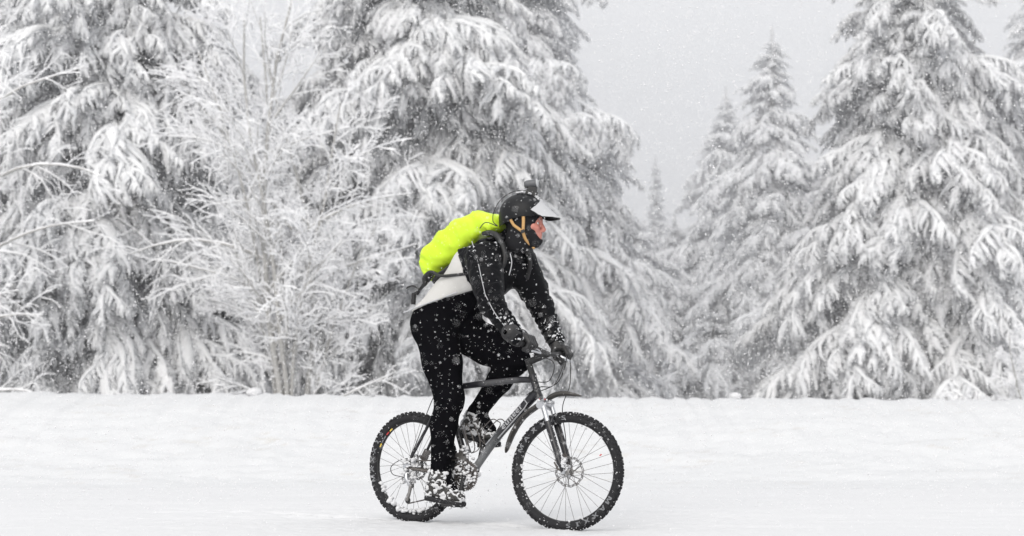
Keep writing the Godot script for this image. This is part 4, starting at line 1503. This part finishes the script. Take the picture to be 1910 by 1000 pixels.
	fj.bone(SHOULDER_R + Vector3(0.0, 0.0, -0.02), SHOULDER_R.lerp(ELBOW_R, 0.62), 0.090, 0.082, 0.04)
	fj.bone(SHOULDER_L + Vector3(0.0, 0.0, 0.02), SHOULDER_L.lerp(ELBOW_L, 0.62), 0.088, 0.078, 0.04)
	fj.bone(Vector3(0.57, 1.605, 0.12), Vector3(0.57, 1.605, -0.12), 0.108, 0.108, 0.05)
	fj.bone(Vector3(0.655, 1.625, 0), Vector3(0.775, 1.715, 0.0), 0.100, 0.082, 0.03)   # collar
	fj.cut(head * Vector3(-0.012, -0.128, 0), (head.basis * Vector3(-0.1, 1, 0)))
	b = MB.new()
	fj.net(b)
	for k in b.v.size():   # folds: rings round the sleeves, slack over the chest
		var p := b.v[k]
		var best := 0.0
		var fold := 0.0
		for a in [[SHOULDER_R, ELBOW_R, WRIST_R], [SHOULDER_L, ELBOW_L, WRIST_L]]:
			for q in 2:
				var ab: Vector3 = a[q + 1] - a[q]
				var t: float = (p - a[q]).dot(ab) / ab.length_squared()
				var off: Vector3 = p - a[q] - ab * clampf(t, 0, 1)
				var w: float = smoothstep(0.15, 0.06, off.length()) * smoothstep(-0.05, 0.15, t) * smoothstep(1.1, 0.95, t) * (1.0 if q == 1 else smoothstep(0.45, 1.0, t))
				if w > best:
					best = w
					fold = 0.009 * sin(t * 34.0 + 5.0 * noise.get_noise_3dv(p * 7.0)) * w
					p = b.v[k]
		var axis := Vector3(p.x - 0.7, 0.3, p.z).normalized()
		b.v[k] += axis * (fold + 0.013 * absf(noise.get_noise_3d(p.x * 8.0, p.y * 12.0, p.z * 8.0)) + 0.006 * noise.get_noise_3d(p.x * 20.0, p.y * 26.0, p.z * 20.0))
	part("jacket", b.mesh(M.jacket), rider)
	# snow dusted on the jacket: thin patches in the folds
	var dust := MB.new()
	b.normals()
	for k in range(0, b.i.size(), 3):
		var c := (b.v[b.i[k]] + b.v[b.i[k + 1]] + b.v[b.i[k + 2]]) / 3.0
		var nn := (b.n[b.i[k]] + b.n[b.i[k + 1]] + b.n[b.i[k + 2]]).normalized()
		var streak := noise.get_noise_3d(c.x * 26.0, c.y * 60.0, c.z * 26.0)
		var zone := smoothstep(1.32, 1.16, c.y) * smoothstep(-0.1, 0.5, nn.x) + 0.8 * smoothstep(1.58, 1.66, c.y) * smoothstep(0.0, 0.6, nn.y)
		if streak > 0.57 - 0.30 * clampf(zone, 0.0, 1.0):
			var o := nn * 0.0016
			dust.tri(b.v[b.i[k]] + o, b.v[b.i[k + 2]] + o, b.v[b.i[k + 1]] + o)
	part("snow_dusting", dust.mesh(mat(Color(0.55, 0.56, 0.58), 0.9)), rider).set_meta("kind", "stuff")
	for p in [
		[Vector3(0.640, 1.652, 0.262), Vector3(0.70, 1.545, 0.292), Vector3(0.765, 1.42, 0.336), Vector3(0.80, 1.335, 0.352)],
		[Vector3(0.80, 1.335, 0.352), Vector3(0.86, 1.235, 0.348), Vector3(0.925, 1.155, 0.34)],
	]:
		part("piping", line(through(p, 5), [0.0022], 6).mesh(M.piping), rider)
	part("drawcord", line(through([Vector3(0.80, 1.585, 0.11), Vector3(0.815, 1.53, 0.115), Vector3(0.80, 1.46, 0.12)], 5), [0.003], 6).mesh(M.piping), rider)
	# --- gloves on the grips
	for s in [1.0, -1.0]:
		var inner := steer * Vector3(0.956, 1.032, s * 0.21)
		var outer := steer * Vector3(0.945, 1.034, s * 0.33)
		var g := part("glove", glove_mesh(inner.lerp(outer, 0.52), outer - inner, WRIST_R if s > 0 else WRIST_L), rider)
		if s > 0:
			var ring := MB.new()
			ring.lathe([Vector2(0.013, -0.001), Vector2(0.016, -0.001), Vector2(0.016, 0.002), Vector2(0.013, 0.002), Vector2(0.013, -0.001)], WRIST_R + Vector3(0.0, -0.005, 0.047), Vector3(0.2, 0.1, 1), 18)
			part("wrist_loop", ring.mesh(M.piping), g)
	# --- boots
	boot_parts(rider, ANKLE_R, Vector3(1, -0.13, 0.03), 0.175, r, 1.0)
	boot_parts(rider, ANKLE_L, Vector3(1, -0.22, -0.03), 0.150, r, -1.0)
	# --- helmet
	var hel := node("helmet", rider)
	var sh := MB.new()
	var rows := []
	var seg := 30
	var rings := 12
	for k in rings + 1:
		var ph := PI * 0.5 * k / rings * 1.12
		var row := []
		for j in seg:
			var a := TAU * j / seg
			var e := Vector3(sin(ph) * cos(a) * 0.141, cos(ph) * 0.125, sin(ph) * sin(a) * 0.112)
			if cos(a) < 0 and k > rings - 4:
				e.y -= 0.040 * (k - rings + 4) / 4.0 * smoothstep(0.0, 1.0, -cos(a))
			if absf(fmod(a / TAU * 10.0, 1.0) - 0.5) < 0.13 and k > 2 and k < 9:
				e *= 0.955     # vents
			row.append(sh.vert(Vector3(-0.006, 0.022, 0) + e))
		rows.append(row)
	for k in rings:
		for j in seg:
			var j2 := (j + 1) % seg
			sh.quad_i(rows[k][j], rows[k][j2], rows[k + 1][j2], rows[k + 1][j])
	part("shell", sh.moved(head).mesh(M.helmet), hel)
	# snow-covered peak
	var vis := MB.new()
	var vsn := MB.new()
	for layer in 2:
		var mb: MB = vis if layer == 0 else vsn
		var lift := 0.0 if layer == 0 else 0.007
		var vr := []
		for k in 15:
			var a := deg_to_rad(lerpf(-60, 60, k / 14.0))
			var row := []
			for j in 7:
				var q := j / 6.0
				var pol := lerpf(0.80, 1.50, pow(absf(a) / deg_to_rad(60.0), 1.1))
				var root := Vector3(-0.006, 0.024, 0) + Vector3(sin(pol) * cos(a) * 0.142, cos(pol) * 0.126, sin(pol) * sin(a) * 0.113)
				var tip := Vector3(0.055 + 0.160 * pow(maxf(cos(a), 0.0), 1.1), -0.002 - 0.010 * cos(a), sin(a) * 0.108)
				var p := root.lerp(tip, q) + Vector3(0.0, -0.010 * sin(PI * q) * cos(a) + lift * sin(PI * (0.15 + 0.8 * q)), 0)
				if layer == 1:
					p.y += 0.004 * noise.get_noise_3dv(p * 50.0)
				row.append(mb.vert(p))
			vr.append(row)
		for k in 14:
			for j in 6:
				mb.quad_i(vr[k][j], vr[k + 1][j], vr[k + 1][j + 1], vr[k][j + 1])
		if layer == 0:
			var under := mb.v.size()
			for k in under:
				mb.vert(mb.v[k] + Vector3(-0.002, -0.004, 0))
			for k in 14:
				for j in 6:
					mb.quad_i(vr[k][j] + under, vr[k][j + 1] + under, vr[k + 1][j + 1] + under, vr[k + 1][j] + under)
				mb.quad_i(vr[k][6], vr[k + 1][6], vr[k + 1][6] + under, vr[k][6] + under)
	part("peak", vis.moved(head).mesh(M.helmet), hel)
	part("peak_snow", vsn.moved(head).mesh(mat(Color(0.42, 0.425, 0.44), 0.8, 0.0, 0.2)), hel).set_meta("kind", "stuff")
	var hs := []
	for k in 70:
		var a := r.randf_range(-0.5, 0.5)
		var ph := r.randf_range(-0.25, 0.95)
		hs.append([head * (Vector3(-0.006, 0.022, 0) + Vector3(sin(ph) * cos(a) * 0.141, cos(ph) * 0.126, sin(ph) * sin(a) * 0.115 + r.randf_range(-0.05, 0.05) * cos(ph))), r.randf_range(0.003, 0.009)])
	snow_clumps(hel, hs, r)
	# tan straps
	for s in [1.0, -1.0]:
		var front_strap := line([Vector3(0.022, 0.022, 0.099 * s), Vector3(0.020, -0.03, 0.094 * s), Vector3(0.012, -0.082, 0.078 * s)], [0.010, 0.0095, 0.009], 8)
		var back_strap := line([Vector3(-0.058, -0.010, 0.092 * s), Vector3(-0.040, -0.045, 0.087 * s), Vector3(0.010, -0.085, 0.077 * s)], [0.009], 8)
		var chin := line(through([Vector3(0.011, -0.085, 0.078 * s), Vector3(0.020, -0.125, 0.058 * s), Vector3(0.040, -0.158, 0.022 * s), Vector3(0.045, -0.162, 0.0)], 4), [0.009], 8)
		for st in [front_strap, back_strap, chin]:
			part("strap", st.moved(head).mesh(M.strap), hel)
		var bk := MB.new()
		bk.box(Transform3D(Basis(Vector3(0, 0, 1), 0.3), Vector3(0.012, -0.084, 0.085 * s)), Vector3(0.022, 0.018, 0.010))
		part("buckle", bk.moved(head).mesh(M.black), hel)
	part("strap_end", line([Vector3(0.045, -0.160, 0.01), Vector3(0.060, -0.178, 0.02)], [0.009, 0.007], 8).moved(head).mesh(M.strap), hel)
	# lamp on top with its cable
	var lamp := node("head_lamp", rider)
	var lm := MB.new()
	lm.box(Transform3D(Basis(Vector3(0, 0, 1), -0.2), Vector3(0.058, 0.166, 0)), Vector3(0.046, 0.028, 0.040))
	lm.box(Transform3D(Basis(Vector3(0, 0, 1), -0.35), Vector3(0.052, 0.146, 0)), Vector3(0.06, 0.03, 0.050))
	part("mount", lm.moved(head).mesh(M.black), lamp)
	lm = MB.new()
	lm.lathe([Vector2(0, -0.04), Vector2(0.018, -0.04), Vector2(0.023, -0.025), Vector2(0.024, 0.025), Vector2(0.021, 0.032), Vector2(0, 0.032)], Vector3(0.052, 0.198, 0), Vector3(1, 0.05, 0), 18)
	part("housing", lm.moved(head).mesh(M.lamp), lamp)
	lm = MB.new()
	lm.lathe([Vector2(0, 0.041), Vector2(0.013, 0.040), Vector2(0.024, 0.036), Vector2(0.025, 0.031), Vector2(0.0, 0.031)], Vector3(0.052, 0.198, 0), Vector3(1, 0.05, 0), 18)
	part("lens", lm.moved(head).mesh(M.lens), lamp)
	part("cable", line(through([Vector3(0.03, 0.160, 0.0), Vector3(-0.04, 0.158, 0.03), Vector3(-0.115, 0.115, 0.055), Vector3(-0.158, 0.045, 0.07), Vector3(-0.163, -0.015, 0.08), Vector3(-0.135, -0.045, 0.09), Vector3(-0.20, -0.02, 0.10), Vector3(-0.235, -0.055, 0.115)], 6), [0.0026], 6).moved(head).mesh(M.black), lamp)
	# flakes that have settled on the cloth
	var fl := MB.new()
	for k in 120:
		var q := (r.randi() % (b.i.size() / 3)) * 3
		var c := (b.v[b.i[q]] + b.v[b.i[q + 1]] + b.v[b.i[q + 2]]) / 3.0
		var e := 0.0010 + 0.0016 * pow(r.randf(), 3.0)
		fl.ball(c + b.n[b.i[q]] * 0.001, Vector3(e, e, e), Basis.IDENTITY, 3, 5)
	var arr := body_mesh.surface_get_arrays(0)
	var bv: PackedVector3Array = arr[Mesh.ARRAY_VERTEX]
	for k in 160:
		var c := bv[r.randi() % bv.size()]
		var e := 0.0010 + 0.0016 * pow(r.randf(), 3.0)
		fl.ball(c, Vector3(e, e, e), Basis.IDENTITY, 3, 5)
	part("settled_flakes", fl.mesh(M.flake), rider).set_meta("kind", "stuff")


# ---------------------------------------------------------------- the rucksack
func build_backpack() -> void:
	M.neon = mat(Color(0.50, 0.70, 0.03), 0.55, 0.0, 0.4)
	var o := thing("backpack", "rucksack in a bright yellow-green rain cover on the cyclist's back", "backpack", BIKE_AT)
	o.rotation_degrees.y = HEADING
	# outer and inner edge from the bottom up, in the bicycle's plane
	var outer := [Vector2(0.165, 1.465), Vector2(0.125, 1.545), Vector2(0.112, 1.640), Vector2(0.225, 1.735), Vector2(0.365, 1.818), Vector2(0.490, 1.852), Vector2(0.590, 1.850), Vector2(0.672, 1.812), Vector2(0.690, 1.760)]
	var inner := [Vector2(0.190, 1.470), Vector2(0.215, 1.490), Vector2(0.275, 1.520), Vector2(0.350, 1.555), Vector2(0.430, 1.605), Vector2(0.510, 1.660), Vector2(0.590, 1.700), Vector2(0.650, 1.720), Vector2(0.680, 1.745)]
	for k in inner.size():
		inner[k] += Vector2(0.004, -0.004)
	var b := MB.new()
	var rows := []
	var nrow := 84
	var sides := 26
	for k in nrow + 1:
		var f := float(k) / nrow * (outer.size() - 1)
		var q := mini(int(f), outer.size() - 2)
		var t := f - q
		var po: Vector2 = outer[q].cubic_interpolate(outer[q + 1], outer[maxi(q - 1, 0)], outer[mini(q + 2, outer.size() - 1)], t)
		var pi: Vector2 = inner[q].cubic_interpolate(inner[q + 1], inner[maxi(q - 1, 0)], inner[mini(q + 2, inner.size() - 1)], t)
		var c := (po + pi) / 2
		var h := (po - pi) / 2
		var e := float(k) / nrow
		var half := 0.150 * pow(sin(PI * clampf(0.08 + 0.86 * e, 0, 1)), 0.35) * (1.0 - 0.15 * e)
		var row := []
		for j in sides:
			var a := TAU * j / sides
			var ca := signf(cos(a)) * pow(absf(cos(a)), 0.72)
			var sa := signf(sin(a)) * pow(absf(sin(a)), 0.72)
			var p := Vector3(c.x + h.x * ca, c.y + h.y * ca, half * sa)
			# the cover's drawn folds
			var w := 0.026 * (0.5 - pow(absf(sin(e * 21.0 + 2.6 * noise.get_noise_2d(a * 0.9, e * 3.0) + 1.3 * ca)), 0.7)) * (0.55 + 0.6 * noise.get_noise_2d(e * 5.0, 3.0 + a * 0.6)) + 0.006 * noise.get_noise_3dv(p * 9.0)
			var dir := Vector3(h.x * ca, h.y * ca, half * sa * 0.4).normalized()
			row.append(b.vert(p + dir * w))
		rows.append(row)
	for k in nrow:
		for j in sides:
			var j2 := (j + 1) % sides
			b.quad_i(rows[k][j], rows[k][j2], rows[k + 1][j2], rows[k + 1][j])
	for e in [0, nrow]:
		var m := Vector3.ZERO
		for j in sides:
			m += b.v[rows[e][j]]
		var ce := b.vert(m / sides)
		for j in sides:
			if e == 0:
				b.face(ce, rows[e][(j + 1) % sides], rows[e][j])
			else:
				b.face(ce, rows[e][j], rows[e][(j + 1) % sides])
	part("rain_cover", b.mesh(M.neon), o)
	# the black back panel between cover and back, hip belt, buckle and straps
	var panel := MB.new()
	var pts := []
	for k in inner.size():
		pts.append(Vector3(inner[k].x + 0.026, inner[k].y - 0.030, 0))
	panel.tube(through(pts, 4), [0.06, 0.13, 0.160, 0.165, 0.160, 0.155, 0.14, 0.12, 0.06], 18, true, 0.20, Vector3(1, 0, 0))
	part("back_panel", panel.mesh(M.black), o)
	for s in [1.0, -1.0]:
		part("hip_belt", line(through([Vector3(0.16, 1.44, 0.09 * s), Vector3(0.215, 1.475, 0.16 * s), Vector3(0.27, 1.505, 0.17 * s), Vector3(0.36, 1.475, 0.198 * s), Vector3(0.48, 1.470, 0.222 * s), Vector3(0.60, 1.475, 0.222 * s)], 5), [0.012, 0.014, 0.010, 0.009, 0.009, 0.009], 8).mesh(M.black), o)
		part("shoulder_strap", line(through([Vector3(0.60, 1.715, 0.10 * s), Vector3(0.66, 1.712, 0.11 * s), Vector3(0.73, 1.675, 0.12 * s), Vector3(0.775, 1.56, 0.125 * s), Vector3(0.74, 1.46, 0.15 * s)], 5), [0.012, 0.018, 0.02, 0.015, 0.01], 8).mesh(M.black), o)
	part("bottom_strap", line(through([Vector3(0.245, 1.495, 0.13), Vector3(0.19, 1.455, 0.11), Vector3(0.13, 1.42, 0.09), Vector3(0.095, 1.385, 0.08)], 5), [0.015, 0.014, 0.010, 0.007], 8).mesh(M.black), o)
	part("loose_strap", line(through([Vector3(0.12, 1.415, 0.10), Vector3(0.09, 1.435, 0.11), Vector3(0.055, 1.43, 0.115), Vector3(0.04, 1.422, 0.115)], 5), [0.005], 6).mesh(M.black), o)
	var bk := MB.new()
	bk.box(Transform3D(Basis(Vector3(0, 0, 1), -0.1), Vector3(0.075, 1.36, 0.09)), Vector3(0.02, 0.07, 0.02))
	bk.box(Transform3D(Basis(Vector3(0, 0, 1), 0.4), Vector3(0.092, 1.392, 0.09)), Vector3(0.035, 0.014, 0.018))
	part("buckle", bk.mesh(M.black), o)


# ---------------------------------------------------------------- falling snow
func build_snowfall() -> void:
	var flake := MB.new()
	flake.ball(Vector3.ZERO, Vector3.ONE, Basis.IDENTITY, 3, 5)
	var mesh := flake.mesh(M.flake)
	var r := RandomNumberGenerator.new()
	r.seed = 77
	var where := []
	# even in the air from just before the lens to past the bank, with a margin outside the frame
	var wide := 0.36
	var tall_up := 0.30
	var tall_down := 0.10
	for band in [[2.6, 9.5, 300.0], [9.5, 20.0, 280.0], [20.0, 29.0, 110.0]]:
		var z0: float = band[0]
		var z1: float = band[1]
		var volume := (pow(z1, 3) - pow(z0, 3)) / 3.0 * (2 * wide) * (tall_up + tall_down)
		for k in int(volume * band[2]):
			var z := pow(lerpf(pow(z0, 3), pow(z1, 3), r.randf()), 1.0 / 3.0)
			var p := Vector3(r.randf_range(-wide, wide) * z, CAM.y + r.randf_range(-tall_down, tall_up) * z, -z)
			if p.y < 0.0:
				continue
			where.append(p)
	var mm := MultiMesh.new()
	mm.transform_format = MultiMesh.TRANSFORM_3D
	mm.mesh = mesh
	mm.instance_count = where.size()
	for k in where.size():
		var q := r.randf()
		var s := 0.0011 + 0.0021 * q * q * q if where[k].z > -9.5 else 0.0018 + 0.0044 * q * q
		mm.set_instance_transform(k, Transform3D(Basis.from_euler(Vector3(r.randf() * TAU, r.randf() * TAU, 0)).scaled_local(Vector3(s, s * 0.7, s * r.randf_range(0.8, 1.6))), where[k]))
	var o := MultiMeshInstance3D.new()
	o.name = "falling_snow"
	o.multimesh = mm
	add_child(o)
	tag(o, "fine white snowflakes falling all through the air", "snowfall", "", "stuff")
	print("flakes ", where.size())
